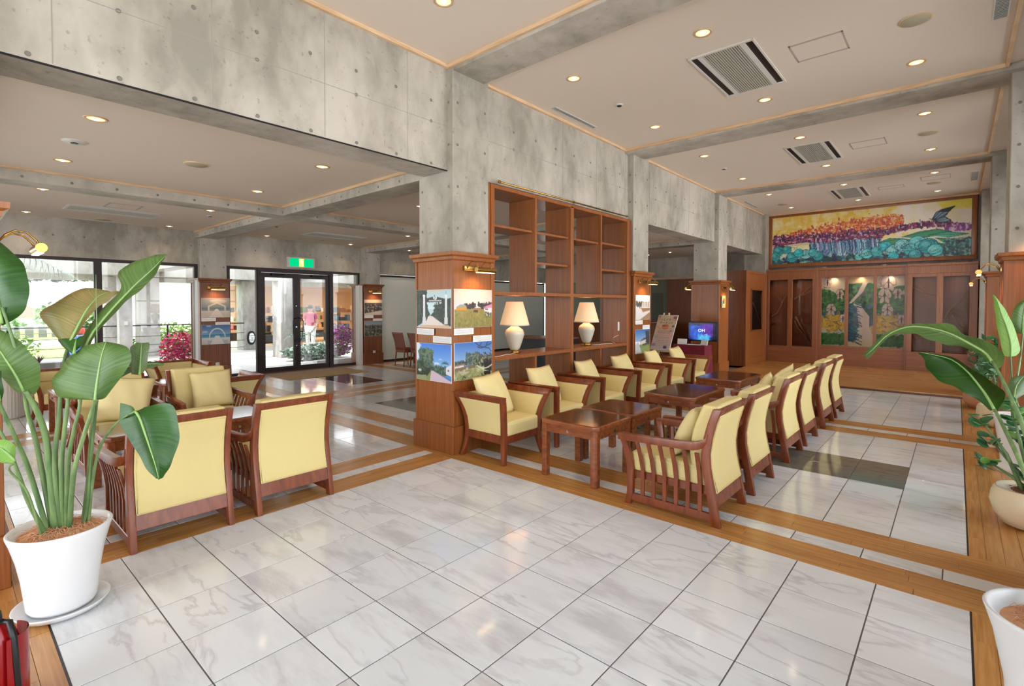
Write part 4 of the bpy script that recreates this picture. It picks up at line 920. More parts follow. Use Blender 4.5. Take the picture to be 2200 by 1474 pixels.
def card(O, U, V, N, label, group='caption cards on the pillars'):
    O, U, V, N = Vector(O), Vector(U), Vector(V), Vector(N)
    P = empty('caption_card', O + N * .001, 0, label, 'card', group)
    vs = [Vector((0, 0, 0)), U, U + V, V]; MB().add([*vs, *[v + N * .005 for v in vs]], [(0, 1, 2, 3), (7, 6, 5, 4), (0, 4, 5, 1), (1, 5, 6, 2), (2, 6, 7, 3), (3, 7, 4, 0)]).build('card', M['paper'], P)
    mb = MB(); q = N * .0056
    for k in range(5):
        for a, b in (((.06, .36), (.74, .94)) if k == 0 else ((.06, .94),)):
            p0 = q + U * a + V * (.16 + k * .16); mb.add([p0, q + U * b + V * (.16 + k * .16), q + U * b + V * (.19 + k * .16), q + U * a + V * (.19 + k * .16)], [(0, 1, 2, 3)])
    mb.build('text_lines', M['ink'], P)
XD, YD, ZD = Vector((1, 0, 0)), Vector((0, 1, 0)), Vector((0, 0, -1))
# left face (-y) of the middle pillar
yf = .11; nf = (0, -1, 0)
photo(pic_gate(), (-.688, yf, 1.787), XD * .592, ZD * .425, nf, 'photo of a white gate with stone posts, middle pillar, upper left')
photo(pic_road(), (-.688, yf, 1.187), XD * .596, ZD * .42, nf, 'photo of a palm lined road under blue sky, middle pillar, lower left')
card((-.685, yf, 1.352), XD * .302, ZD * .07, nf, 'caption card below the gate photo'); card((-.398, yf, 1.272), XD * .304, ZD * .072, nf, 'caption card above the road photo')
xf2 = -.07; nx = (1, 0, 0)
photo(pic_lawn(), (xf2, .118, 1.79), YD * .585, ZD * .42, nx, 'photo of a lawn with a pink roofed house, middle pillar, upper right')
photo(pic_garden(), (xf2, .118, 1.205), YD * .585, ZD * .41, nx, 'photo of a garden with a hammock, middle pillar, lower right')
card((xf2, .12, 1.362), YD * .29, ZD * .07, nx, 'caption card below the lawn photo'); card((xf2, .402, 1.274), YD * .3, ZD * .07, nx, 'caption card above the hammock photo')
photo(pic_snow(), (xf2, 4.2, 1.79), YD * .52, ZD * .42, nx, 'photo of a pale hotel building on the second pillar'); photo(pic_inn(), (xf2, 4.2, 1.205), YD * .52, ZD * .41, nx, 'photo of a house and lawn under blue sky on the second pillar')
card((xf2, 4.2, 1.362), YD * .26, ZD * .07, nx, 'caption card below the hotel photo'); card((xf2, 4.46, 1.274), YD * .26, ZD * .07, nx, 'caption card above the house and lawn photo')
xl = -8.1
for y0, a, b, ga in ((.19, pic_beach(0), pic_beach(1), 'pillar left of the doors'), (4.14, pic_rock(0), pic_rock(1), 'pillar right of the doors')):
    photo(a, (xl, y0, 1.77), YD * .56, ZD * .42, nx, f'upper photo on the {ga}'); photo(b, (xl, y0, 1.19), YD * .56, ZD * .42, nx, f'lower photo on the {ga}')
    card((xl, y0, 1.345), YD * .28, ZD * .075, nx, f'caption card below the upper photo, {ga}'); card((xl, y0 + .27, 1.25), YD * .29, ZD * .075, nx, f'caption card above the lower photo, {ga}')
    o = MB().box(xl, xl + .012, y0 + .26, y0 + .34, .24, .37).build('wall_socket', M['white_metal'], bevel=.003); tag(o, f'white socket plate low on the {ga}', 'socket')

# ================================================================== picture lights (brass, on the pillars)
def picture_light():
    """mounted on a face with local normal +x, arm reach to +x, tube along y"""
    L = empty('picture_light', (0, 0, 0))
    MB().box(0, .018, -.17, .17, -.03, .03).build('wall_plate', M['brass'], L, bevel=.004)
    for s in (-1, 1):
        MB().tube([(.015, s * .12, .0), (.05, s * .12, .05), (.1, s * .12, .085), (.16, s * .12, .075), (.21, s * .12, .02), (.225, s * .12, -.02)], .007, 7).build('gooseneck_arm', M['brass'], L, smooth=True)
    sh = MB().tube([(.23, -.17, -.03), (.23, .17, -.03)], .034, 16).build('lamp_shade', M['brass'], L, smooth=True, autos=.7)
    MB().box(.205, .245, -.15, .15, -.0665, -.062).build('glowing_slot', M['warm'], L)
    d = bpy.data.lights.new('picture_light_bulb', 'SPOT'); d.energy = 9; d.color = (1, .55, .25); d.spot_size = 2.3; d.spot_blend = .8; d.shadow_soft_size = .04
    o = bpy.data.objects.new('picture_light_bulb', d); COL.objects.link(o); o.parent = L; o.location = (.2, 0, -.08); o.rotation_euler = (0, -2.5 + PI, 0)
    o.rotation_euler = (0, .35, 0)
    return L
pl = picture_light(); first = True
for x, y, z, rz, lab in ((-.07, .41, 2.02, 0, 'brass picture light on the middle pillar, right face'), (-.07, 4.46, 2.02, 0, 'brass picture light on the second pillar'), (-.07, 8.5, 2.02, 0, 'brass picture light on the third pillar'),
                         (-8.1, .46, 2.0, 0, 'small picture light on the pillar left of the doors'), (-8.1, 4.42, 2.0, 0, 'small picture light on the pillar right of the doors'),
                         (-.38, -3.31, 1.99, PI / 2, 'brass picture light at the left edge above the big leaf'), (4.67, 4.15, 2.42, -PI / 2, 'brass picture light on the right pillar, near the right edge'),
                         (4.36, 4.46, 2.02, PI, 'brass picture light on the hall side of the right pillar'), (4.36, 8.5, 2.02, PI, 'brass picture light on the farther right pillar'),
                         (-.72, 8.5, 2.05, PI, 'brass picture light seen beyond the second pillar')):
    o = pl if first else copy_tree(pl); first = False
    o.location = (x, y, z); o.rotation_euler = (0, 0, rz); o.scale = (.85,) * 3; tag(o, lab, 'wall lamp', 'brass picture lights')

# ================================================================== CEILING FITTINGS
def downlight(z):
    D_ = empty('downlight', (0, 0, z))
    MB().lathe([(.062, .002), (.066, -.006), (.085, -.004), (.088, .002)], 24).build('trim_ring', M['trim'], D_, smooth=True)
    MB().lathe([(.063, -.001), (.05, -.002), (.03, -.003), (.001, -.004)], 20).build('glowing_reflector', emit('downlight_reflector', (1, .68, .36), 1.9), D_)
    MB().ell((0, 0, -.004), (.026, .026, .012), 12, 6).build('bulb', M['down'], D_, smooth=True)
    d = bpy.data.lights.new('downlight_beam', 'SPOT'); d.energy = 13; d.color = (1, .8, .6); d.spot_size = 2.2; d.spot_blend = .9; d.shadow_soft_size = .05
    o = bpy.data.objects.new('downlight_beam', d); COL.objects.link(o); o.parent = D_; o.location = (0, 0, -.04)
    return D_
dl = downlight(HC); first = True
rows = [(-.65, 'by the near beam'), (1.3, 'before the first air outlet'), (3.38, 'after the first air outlet'), (5.28, 'before the second air outlet'), (7.36, 'after the second air outlet'), (9.3, 'before the third air outlet'), (11.39, 'in front of the mural')]
cols = [(.66, 'left'), (2.13, 'centre'), (3.62, 'right')]
for y, rn in rows:
    for x, cn in cols:
        o = dl if first else copy_tree(dl); first = False; o.location = (x, y, HC)
        tag(o, f'warm recessed downlight in the hall ceiling, {cn} column, {rn}', 'ceiling light', 'hall ceiling downlights')
ll = [(-1.55, -2.62, 'nearest, under the long beam at upper left'), (-3.4, -2.6, 'left, second from the long beam'), (-1.5, -.6, 'right of the beige speaker'), (-3.36, -.56, 'beyond the beige speaker'), (-5.42, -2.55, 'behind the first crossbeam, left'),
      (-7.9, -2.5, 'by the window, far left'), (-5.42, -.48, 'behind the first crossbeam, right'), (-7.9, -.42, 'near the pillar left of the doors'), (-7.85, 1.47, 'in front of the left door pane'), (-7.87, 3.6, 'in front of the right door pane'),
      (-5.46, 3.6, 'above the dark stone inlay'), (-7.9, 5.5, 'by the white blind'), (-2.49, 1.6, 'just left of the middle pillar'), (-1.52, 7.47, 'toward the reception, near'), (-2.45, 10.9, 'toward the reception, far right'), (-3.3, 11.2, 'toward the reception, far left')]
for x, y, n in ll:
    o = copy_tree(dl); o.location = (x, y, LC); tag(o, f'recessed downlight in the side lounge ceiling, {n}', 'ceiling light', 'side lounge downlights')
def ac_unit():
    A = empty('air_outlet', (0, 0, 0)); w, l = .325, .63
    mb = MB().box(-w, w, -l, -l + .03, -.012, .0).box(-w, w, l - .03, l, -.012, 0).box(-w, -w + .02, -l, l, -.012, 0).box(w - .02, w, -l, l, -.012, 0).box(-w + .09, -w + .14, -l + .03, l - .03, -.012, 0).box(w - .14, w - .09, -l + .03, l - .03, -.012, 0)
    mb.build('frame', M['white_metal'], A)
    MB().box(-w + .02, w - .02, -l + .03, l - .03, -.002, 0).build('dark_slot', M['black'], A)
    for k in range(16):
        x = -w + .152 + k * (2 * w - .304) / 15; MB().box(x - .0065, x + .0065, -l + .03, l - .03, -.011, -.003).build('louvre', M['grey_metal'], A)
    return A
ac = ac_unit(); first = True
for x, y, lab in ((2.14, 2.34, 'big grilled air outlet in the hall ceiling, nearest'), (2.13, 6.32, 'grilled air outlet in the hall ceiling, second'), (2.1, 10.35, 'air outlet in the hall ceiling in front of the mural')):
    o = ac if first else copy_tree(ac); first = False; o.location = (x, y, HC); tag(o, lab, 'air vent', 'grilled ceiling air outlets')
for x, y, lab in ((-6.77, -1.51, 'grey air outlet in the left lounge ceiling'), (-6.75, 2.52, 'grey air outlet in the ceiling before the doors')):
    A = copy_tree(ac); A.location = (x, y, LC); tag(A, lab, 'air vent', 'grilled ceiling air outlets')
def hatch(x0, x1, y0, y1, z, lab):
    H = empty('ceiling_hatch', (0, 0, 0), 0, lab, 'hatch', 'ceiling access hatches'); t = .012
    MB().box(x0, x1, y0, y0 + t * 2, z - .004, z).box(x0, x1, y1 - t * 2, y1, z - .004, z).box(x0, x0 + t, y0, y1, z - .004, z).box(x1 - t, x1, y0, y1, z - .004, z).build('frame', plain('hatch_grey', rgb(176, 164, 156), .6), H)
    MB().box(x0 + t, x1 - t, y0 + t * 2, y1 - t * 2, z - .002, z).build('panel', M['ceil'], H)
for a in ((2.675, 3.135, 2.12, 2.555, HC, 'square ceiling hatch beside the nearest air outlet'), (2.65, 3.11, 6.12, 6.52, HC, 'square ceiling hatch beside the second air outlet'), (2.635, 3.09, 10.12, 10.42, HC, 'small ceiling hatch right of the third air outlet'),
          (3.39, 3.85, 9.6, 10.03, HC, 'ceiling hatch near the small vent by the right pillar'), (-6.33, -5.88, -1.74, -1.3, LC, 'ceiling hatch in the left lounge'), (-8.0, -7.6, 2.27, 2.75, LC, 'ceiling hatch above the doors')): hatch(*a)
def disc(name, x, y, z, r, mat, lab, cat, inner=None):
    D_ = empty(name, (x, y, z), 0, lab, cat)
    MB().lathe([(r, 0), (r, -.006), (r - .01, -.012), (.001, -.014)], 32).build('grille', mat, D_, smooth=True)
    MB().lathe([(r + .008, 0), (r + .008, -.006), (r - .004, -.008)], 32).build('rim', M['trim'] if inner is None else M['white_metal'], D_)
    if inner: MB().lathe([(.03, -.014), (.03, -.02), (.001, -.02)], 14).build('dark_centre', M['black'], D_)
for x, y, z, lab in ((3.66, 2.35, HC, 'round beige ceiling speaker at upper right'), (3.62, 6.31, HC, 'round beige ceiling speaker past the first hall beam'), (3.58, 10.38, HC, 'small round speaker before the mural, right'), (.6, 10.78, HC, 'small round speaker before the mural, left'), (-2.48, -1.58, LC, 'round beige speaker in the left lounge ceiling'), (-7.9, -1.47, LC, 'round speaker at the far edge of the left lounge ceiling')): disc('ceiling_speaker', x, y, z, .115, M['lobe'], lab, 'speaker')
disc('ceiling_sensor', -2.48, -2.63, LC, .09, M['white_metal'], 'white round ceiling sensor with dark centre, left lounge', 'sensor', True)
for x, y, z, lab in ((.67, 2.32, HC, 'small smoke detector in the hall ceiling, nearer one'), (.64, 6.32, HC, 'small smoke detector in the hall ceiling, farther one'), (-6.0, -.3, LC, 'small smoke detector in the left lounge ceiling'), (-6.3, 1.0, LC, 'small smoke detector on the ceiling before the doors')): disc('smoke_detector', x, y, z, .045, M['white_metal'], lab, 'detector', True)
def slotvent(x0, x1, y0, y1, z, lab, mat='grey_metal'):
    V = empty('slot_vent', (0, 0, 0), 0, lab, 'air vent', 'narrow ceiling vents'); MB().box(x0, x1, y0, y1, z - .006, z).build('frame', M['white_metal'], V)
    n = max(3, int((y1 - y0) / .03)); 
    MB().box(x0 + .012, x1 - .012, y0 + .012, y1 - .012, z - .007, z).build('slot', plain('vent_blue_grey', rgb(104, 112, 122), .5), V)
    mb = MB()
    for k in range(n): y = y0 + .02 + k * (y1 - y0 - .04) / (n - 1); mb.box(x0 + .014, x1 - .014, y - .004, y + .004, z - .01, z - .007)
    mb.build('louvres', M[mat], V)
slotvent(4.18, 4.29, 1.6, 2.82, HC, 'narrow vent at the top right corner of the hall ceiling'); slotvent(-.05, .02, 1.82, 2.83, HC, 'long slot vent beside the bookcase wall'); slotvent(-.05, .02, 9.79, 10.83, HC, 'long slot vent near the mural, left'); slotvent(4.15, 4.27, 9.7, 10.6, HC, 'bluish vent near the mural, right'); slotvent(-8.24, -8.17, -2.0, -.98, LC, 'thin dark slot vent over the left windows')

# exit sign
X = empty('exit_sign', (-8.3, 2.48, 2.67), 0, 'lit green emergency exit sign above the glass doors', 'sign')
MB().box(-.02, .03, -.355, .355, -.125, .125).build('sign_housing', M['white_metal'], X, bevel=.004); MB().box(-.01, .02, -.17, .17, .125, .135).build('top_clip', M['white_metal'], X)
MB().box(.03, .034, -.3, .3, -.1, .1).build('green_face', M['green_sign'], X)
MB().box(.034, .035, -.062, .062, -.1, .1).build('yellow_band', M['sign_yellow'], X)
mb = MB(); q = .0362
def P2(a): mb.prism(a, 'x', .035, .0365)
P2([(-.012, .05), (.012, .05), (.016, .07), (.0, .084), (-.016, .07)]); P2([(-.02, .045), (.022, .045), (.012, -.01), (-.016, -.01)]); P2([(.012, .0), (-.004, -.01), (.03, -.075), (.045, -.07)]); P2([(-.016, -.01), (.0, -.005), (-.02, -.05), (-.05, -.06), (-.05, -.045), (-.03, -.038)]); P2([(.02, .04), (.045, .01), (.038, .004), (.015, .028)]); P2([(-.018, .04), (-.045, .02), (-.04, .012), (-.012, .028)])
mb.build('running_figure', M['sign_white'], X)
o = MB().box(-7.82, -6.75, 1.45, 3.4, .0, .012).build('door_mat', M['mat'], bevel=.003); tag(o, 'beige door mat inside the glass doors', 'mat')
o = MB().lathe([(.001, 0), (.24, 0), (.25, .01)] + [(.25 + .002, z) for z in (.02, .7)] + [(.24, .72), (.2, .73), (.001, .73)], 40, (0, 0, 0)).build('fluted_bin', M['white_metal']); o.location = (-6.25, -2.95, 0); tag(o, 'white fluted round bin at the far left by the lounge', 'bin')
mb = MB()
for k in range(40): a = 2 * PI * k / 40; mb.box(.25 * math.cos(a) - .004, .25 * math.cos(a) + .004, .25 * math.sin(a) - .004, .25 * math.sin(a) + .004, .02, .7)
mb.build('flutes', M['white_metal'], o)

# ================================================================== MURAL WALL
FY = 12.3
MU = empty('mural', (0, FY, 0), 0, 'wide colourful painted mural of a waterfall and butterfly in a wooden frame', 'painting')
x0, x1, z0, z1 = -.11, 4.31, 2.69, 4.2; fr = .1
for a, b, c_, d in ((x0, x1, z1 - fr, z1), (x0, x1, z0, z0 + fr)): MB().box(a, b, -.03, .05, c_, d).build('frame_board', M['clad'], MU, bevel=.01)
for a, b in ((x0, x0 + fr), (x1 - fr, x1)): MB().box(a, b, -.03, .05, z0 + fr, z1 - fr).build('frame_board', M['clad'], MU, bevel=.01)
MB().box(x0 + .05, x1 - .05, .02, .1, z0 + .05, z1 - .05).build('backing', M['clad_dark'], MU)
cv = Cv(460, 144, c8(246, 232, 170)); R_ = cv.r
cv.blobs(1500, lambda r: (r.random() * .72, .5 * r.random()), .02, [c8(240, 214, 96), c8(248, 232, 160), c8(240, 200, 80), c8(248, 240, 210), c8(238, 188, 66)], .45)
cv.blobs(700, lambda r: (.68 + .32 * r.random(), .02 + .46 * r.random()), .02, [c8(248, 238, 220), c8(250, 244, 232), c8(246, 234, 190)], .6)
cv.blobs(160, lambda r: (.88 + .12 * r.random(), .1 * r.random()), .015, [c8(244, 226, 60), c8(248, 236, 120)], .6)
def ridge(x): return .52 - .24 * math.sin(min(1., x / .74) * PI * .6)
cv.blobs(6500, lambda r: (lambda x: (x, ridge(x) + .03 + .06 * r.standard_normal()))(.04 + .66 * r.random()), .005, [c8(226, 110, 40), c8(236, 150, 50), c8(200, 60, 60), c8(240, 190, 90), c8(190, 50, 80), c8(244, 120, 70), c8(246, 226, 190)], .8)
cv.blobs(7500, lambda r: (lambda x: (x, (.53 if x < .6 else .5 - .12 * math.sin((x - .6) / .4 * PI) + .06 * (x - .6)) + (.055 if x < .6 else .02) * r.standard_normal()))(.01 + .98 * r.random() ** 1.3), .005, [c8(60, 26, 66), c8(96, 40, 90), c8(130, 40, 90), c8(44, 30, 70), c8(150, 70, 130), c8(180, 60, 70), c8(225, 205, 215)], .8)
cv.blobs(260, lambda r: (.9 + .1 * r.random(), .47 + .05 * r.random()), .008, [c8(150, 60, 170), c8(120, 40, 140), c8(240, 220, 230)], .7)
cv.poly([(0, .66), (.2, .62), (.6, .64), (.8, .52), (1, .58), (1, 1), (0, 1)], c8(206, 228, 214), .7)
cv.poly([(.07, .6), (.2, .57), (.3, .63), (.28, .78), (.12, .74)], c8(242, 238, 180), .8)
for k in range(420):
    x = .22 + .37 * R_.random(); y = .58 + .07 * R_.random(); l = .2 + .2 * R_.random(); dx = -.02 - .02 * R_.random() if x < .34 else .01 * R_.standard_normal()
    cv.line([(x, y), (x + .006, y + l * .5), (x + dx, y + l)], .007 + .01 * R_.random(), [c8(24, 60, 110), c8(60, 130, 170), c8(120, 190, 210), c8(20, 30, 80), c8(150, 140, 200), c8(40, 110, 140), c8(210, 230, 235)][R_.integers(7)], .8)
def cabbage(cx, cy, r, col):
    cv.ell(cx, cy, r, r * 3.1, col)
    for k in range(7): cv.ell(cx + r * .25 * R_.standard_normal(), cy + r * .6 * R_.standard_normal(), r * (.3 + .6 * R_.random()), r * 3.1 * (.3 + .6 * R_.random()), c8(20, 60, 80), .8, R_.random(), .07)
    cv.ell(cx - r * .3, cy - r * .8, r * .4, r, c8(190, 240, 240), .35); cv.ell(cx, cy, r, r * 3.1, c8(14, 44, 66), .9, 0, .06)
teal = [c8(66, 190, 190), c8(106, 216, 216), c8(50, 172, 178), c8(140, 224, 222), c8(40, 206, 216)]
cv.blobs(900, lambda r: (r.random(), .92 + .08 * r.random()), .012, [c8(20, 70, 60), c8(30, 90, 110), c8(24, 30, 60), c8(150, 200, 190)], .7)
for pts in ([(.58, .68), (.64, .61), (.7, .63), (.76, .68), (.66, .74)], [(.7, .6), (.78, .52), (.86, .5), (.92, .56), (.84, .62), (.76, .64)], [(.82, .6), (.9, .56), (.99, .62), (.9, .66)], [(.85, .66), (.93, .7), (.99, .82), (.92, .84)], [(.84, .72), (.9, .8), (.96, .93), (.88, .9)]): cv.poly(pts, [c8(40, 140, 90), c8(70, 184, 160), c8(50, 156, 110)][R_.integers(3)], .85); cv.line(pts, .01, c8(16, 60, 60), .8); cv.line([pts[0], pts[2]], .008, c8(20, 80, 60), .8)
for cx, cy, r in ((.04, .72, .034), (.09, .7, .028), (.02, .84, .03), (.12, .87, .036), (.2, .82, .032), (.27, .87, .03), (.24, .79, .026), (.16, .78, .028), (.49, .93, .022), (.53, .88, .03), (.58, .84, .032), (.62, .76, .032), (.66, .85, .038), (.7, .75, .036), (.74, .84, .038), (.77, .72, .04), (.82, .8, .046), (.85, .88, .036), (.66, .95, .026), (.76, .94, .03)): cabbage(cx, cy, r, teal[R_.integers(5)])
cv.blobs(500, lambda r: (.89 + .11 * r.random(), .7 + .28 * r.random()), .007, [c8(30, 90, 80), c8(170, 205, 195), c8(60, 100, 110), c8(20, 40, 60), c8(120, 190, 200)], .7)
bl_ = c8(22, 38, 62)
for pts, cc in (([(.835, .31), (.85, .2), (.875, .15), (.905, .13), (.9, .24), (.875, .31)], c8(126, 158, 178)), ([(.845, .32), (.89, .29), (.915, .36), (.885, .39), (.86, .37)], c8(150, 182, 196)), ([(.86, .18), (.905, .13), (.93, .11), (.905, .2)], bl_)):
    cv.poly(pts, cc); cv.line(pts + [pts[0]], .014, bl_)
for l in ([(.82, .3), (.845, .33)], [(.84, .3), (.87, .17)], [(.85, .3), (.89, .18)], [(.86, .31), (.9, .23)], [(.85, .33), (.9, .33)], [(.855, .34), (.89, .37)]): cv.line(l, .01, bl_)
sheet('painted_canvas', cv, (x0 + fr, -.0, z1 - fr), (x1 - x0 - 2 * fr, 0, 0), (0, 0, -(z1 - z0 - 2 * fr)), MU)
for x, s in ((0.0, 1), (4.2, 1), (1.3, 0), (2.6, 0)): tag(MB().box(x - .04, x + .04, FY - .08, FY - .02, 2.6, 2.65).build('picture_spotlight', M['black'] if s else M['white_metal']), 'small fitting below the mural frame, ' + {0.0: 'far left', 4.2: 'far right', 1.3: 'left of centre', 2.6: 'right of centre'}[x], 'fitting')

# ---- display cabinets below the mural
WC = M['clad']
def branch(mb, pts, r0): mb.tube(pts, [r0 * (1 - .75 * i / (len(pts) - 1)) for i in range(len(pts))], 6)
def cabinet(name, xa, xb, yb, yf_, panes, lab, z0=.52, z1=2.36, kickmat='clad_dark'):
    C_ = empty(name, (0, 0, 0), 0, lab, 'cabinet')
    MB().box(xa, xb, yf_, yb, .05, .5).build('base_panel', M['clad_h'], C_, bevel=.003, seg=1)
    MB().box(xa, xb, yf_, yb, 2.38, 2.56).build('top_panel', M['clad'], C_, bevel=.003, seg=1)
    MB().box(xa, xb, yf_ - .015, yb, 2.56, 2.62).build('cornice', M['clad'], C_, bevel=.004, seg=1)
    MB().box(xa, xb, yf_ + .01, yf_ + .012, .2, .203)
    xs = [xa] + [v for p in panes for v in p] + [xb]
    for k in range(0, len(xs), 2): MB().box(xs[k], xs[k + 1], yf_, yf_ + .03, .5, 2.38).build('door_stile', M['clad'], C_, bevel=.003, seg=1)
    for a, b in panes:
        MB().box(a, b, yf_, yf_ + .03, z1, 2.38).build('door_rail', M['clad'], C_, bevel=.003, seg=1)
        if z0 > .505: MB().box(a, b, yf_, yf_ + .03, .5, z0).build('door_rail', M['clad'], C_, bevel=.003, seg=1)
        MB().box(a, b, yf_ + .012, yf_ + .016, z0, z1).build('pane', M['glass_case'], C_)
    MB().box(xa, xb, yb - .02, yb, .5, 2.38).build('back_board', M['clad_dark'], C_); MB().box(xa, xa + .02, yf_ + .03, yb - .02, .5, 2.38).box(xb - .02, xb, yf_ + .03, yb - .02, .5, 2.38).build('side_board', M['clad_dark'], C_)
    return C_
cabinet('display_cabinet', -.1, 1.17, 12.44, 12.02, [(.0, .46), (.58, 1.06)], 'left glazed wooden display cabinet with dry branches, below the mural', .5, 2.33)
cabinet('display_cabinet', 3.07, 4.34, 12.44, 12.02, [(3.17, 3.62), (3.74, 4.2)], 'right glazed wooden display cabinet with dry branches, below the mural', .48, 2.3)
CC = cabinet('display_cabinet', 1.17, 3.07, 12.44, 12.06, [(1.27, 1.79), (1.87, 2.40), (2.47, 3.02)], 'middle wooden cabinet framing three painted glass panels below the mural', .56, 2.36)
for n, (a, b) in enumerate(((1.17, 1.2), (3.04, 3.07))): MB().box(a, b, 12.03, 12.08, .05, 2.62).build('post', M['clad'], CC)
grn = [c8(40, 120, 50), c8(30, 90, 44), c8(70, 150, 60), c8(20, 70, 40), c8(90, 170, 80)]; tl = [c8(40, 110, 130), c8(30, 80, 110), c8(70, 140, 150)]
def bfly(cv, cx, cy, s, col=c8(226, 206, 196)):
    s *= .6
    for a, b, r in ((-.5, -.3, .6), (.5, -.3, .6), (-.35, .4, .45), (.35, .4, .45)): cv.ell(cx + a * s, cy + b * s * .6, r * s, r * s * .45, col, .95, .4 * (1 if a > 0 else -1)); cv.ell(cx + a * s, cy + b * s * .6, r * s, r * s * .45, c8(60, 40, 40), .9, .4 * (1 if a > 0 else -1), .1)
    cv.line([(cx, cy - .25 * s), (cx, cy + .25 * s)], .012, c8(50, 40, 40))
for k, (a, b) in enumerate(((1.27, 1.79), (1.87, 2.40), (2.47, 3.02))):
    cv = Cv(70, 190, c8(232, 226, 208)); cv.grad(.7, 1, c8(190, 214, 210), c8(226, 222, 196))
    if k != 1:
        cv.blobs(700, lambda r: (r.random(), .18 + .4 * r.random()), .05, grn, .8, 1.6); cv.blobs(260, lambda r: (r.random(), .5 + .2 * r.random()), .06, tl, .8, 2.5); cv.blobs(220, lambda r: ((.5 if k == 0 else .35) + .25 * r.standard_normal(), .66 + .05 * r.standard_normal()), .06, [c8(222, 186, 60), c8(236, 206, 90), c8(206, 166, 50)], .9); cv.blobs(420, lambda r: (r.random(), .82 + .14 * r.random()), .05, grn[:3], .9, 1.3)
        cv.poly([(0, 0), (1, 0), (1, .15), (.55 if k == 0 else .4, .23), (0, .13)], c8(234, 222, 196))
        if k == 2: cv.poly([(.6, .2), (1, .12), (1, .27), (.8, .26)], c8(210, 222, 220)); cv.poly([(.35, .22), (.7, .14), (.98, .14), (.85, .24)], grn[0])
        bfly(cv, .25, .08, .24); bfly(cv, .72, .25, .25); bfly(cv, .4, .47, .3); bfly(cv, .85, .6, .22)
        if k == 2: bfly(cv, .42, .1, .4); bfly(cv, .3, .28, .36)
        for _ in range(70): x, y = cv.r.random(), .15 + .8 * cv.r.random(); cv.line([(x, y), (x + .12 * cv.r.standard_normal(), y + .03 * cv.r.standard_normal())], .006, c8(18, 40, 30), .8)
    else:
        cv.blobs(500, lambda r: (r.random(), .1 + .3 * r.random()), .05, grn + [c8(110, 110, 120), c8(80, 84, 96)], .8); cv.blobs(360, lambda r: (r.random(), .4 + .3 * r.random()), .05, [grn[3], tl[0], tl[1], c8(60, 90, 70)], .8, 2); cv.blobs(400, lambda r: (.3 * r.random() ** .7, .4 + .5 * r.random()), .05, tl, .85, 2.5); cv.blobs(60, lambda r: (.9 + .1 * r.random(), .7 + .1 * r.random()), .05, [c8(214, 176, 60)], .9)
        cv.poly([(0, 0), (1, 0), (1, .09), (0, .1)], c8(236, 204, 160)); cv.poly([(.55, .09), (.72, .09), (.55, .22), (.15, .38), (.05, .38), (.35, .24)], c8(232, 218, 204)); cv.poly([(.2, .38), (.5, .42), (.78, .56), (.78, .72), (1, .9), (1, 1), (.2, 1), (.45, .85), (.4, .6), (.35, .45)], c8(226, 212, 200)); cv.poly([(.3, .9), (1, .88), (1, 1), (.0, 1), (.0, .96)], c8(222, 212, 170))
        for _ in range(60): x, y = .35 * cv.r.random(), .4 + .55 * cv.r.random(); cv.line([(x, y), (x + .2, y + .03)], .008, c8(20, 40, 70), .8)
    sheet('painted_glass_panel', cv, (a - .04, 12.22, 2.37), (b - a + .08, 0, 0), (0, 0, -1.84), CC)
for x in (.23, .82, 1.53, 2.13, 2.74, 3.4, 3.97):
    d = bpy.data.lights.new('case_light', 'SPOT'); d.energy = 5; d.color = (1, .76, .5); d.spot_size = 2.4; d.spot_blend = 1; d.shadow_soft_size = .03
    o = bpy.data.objects.new('case_light', d); COL.objects.link(o); o.location = (x, 12.14, 2.37); o.rotation_euler = (.25, 0, 0)
dry = plain('dry_branch', rgb(150, 120, 84), .85, var=.25)
def branches(lab, sets):
    mb = MB(); 
    for pts, r in sets: branch(mb, pts, r)
    tag(mb.build('dry_branch', dry, smooth=True), lab, 'branch')
yb = 12.2
branches('pale dry branch in the left half of the left display cabinet', [([(.02, yb, 1.3), (.15, yb + .02, 1.4), (.25, yb, 1.6), (.3, yb, 1.75), (.42, yb, 1.95)], .016), ([(.28, yb, 1.68), (.16, yb, 1.9), (.05, yb, 2.1)], .008), ([(.03, yb, 1.05), (.1, yb, 1.15), (.2, yb, 1.08)], .02)])
branches('forked pale branch in the right half of the left display cabinet', [([(.59, yb, 1.8), (.72, yb, 1.88), (.85, yb, 2.0), (1.04, yb, 2.2)], .02), ([(.75, yb, 1.88), (.9, yb, 1.95), (1.05, yb, 2.05)], .012), ([(.72, yb, 1.86), (.71, yb, 1.68)], .02), ([(.6, yb, 1.2), (.68, yb, 1.0), (.8, yb, .85), (1.0, yb, .58)], .016), ([(.62, yb, 1.3), (.75, yb, 1.05), (.95, yb, .7)], .03)])
branches('dry branch in the left half of the right display cabinet', [([(3.19, yb, 2.2), (3.4, yb, 2.0), (3.6, yb, 1.88)], .009), ([(3.18, yb, 2.05), (3.35, yb, 1.93), (3.6, yb, 1.84)], .014), ([(3.2, yb, .9), (3.35, yb, .7), (3.55, yb, .6)], .014)])
branches('winding dry branch in the right half of the right display cabinet', [([(3.76, yb, 1.3), (3.85, yb, 1.5), (3.92, yb, 1.62), (4.05, yb, 1.7), (4.12, yb, 1.9), (4.18, yb, 1.98)], .02), ([(3.9, yb, 1.4), (4.0, yb, 1.2), (4.1, yb, 1.1)], .014)])

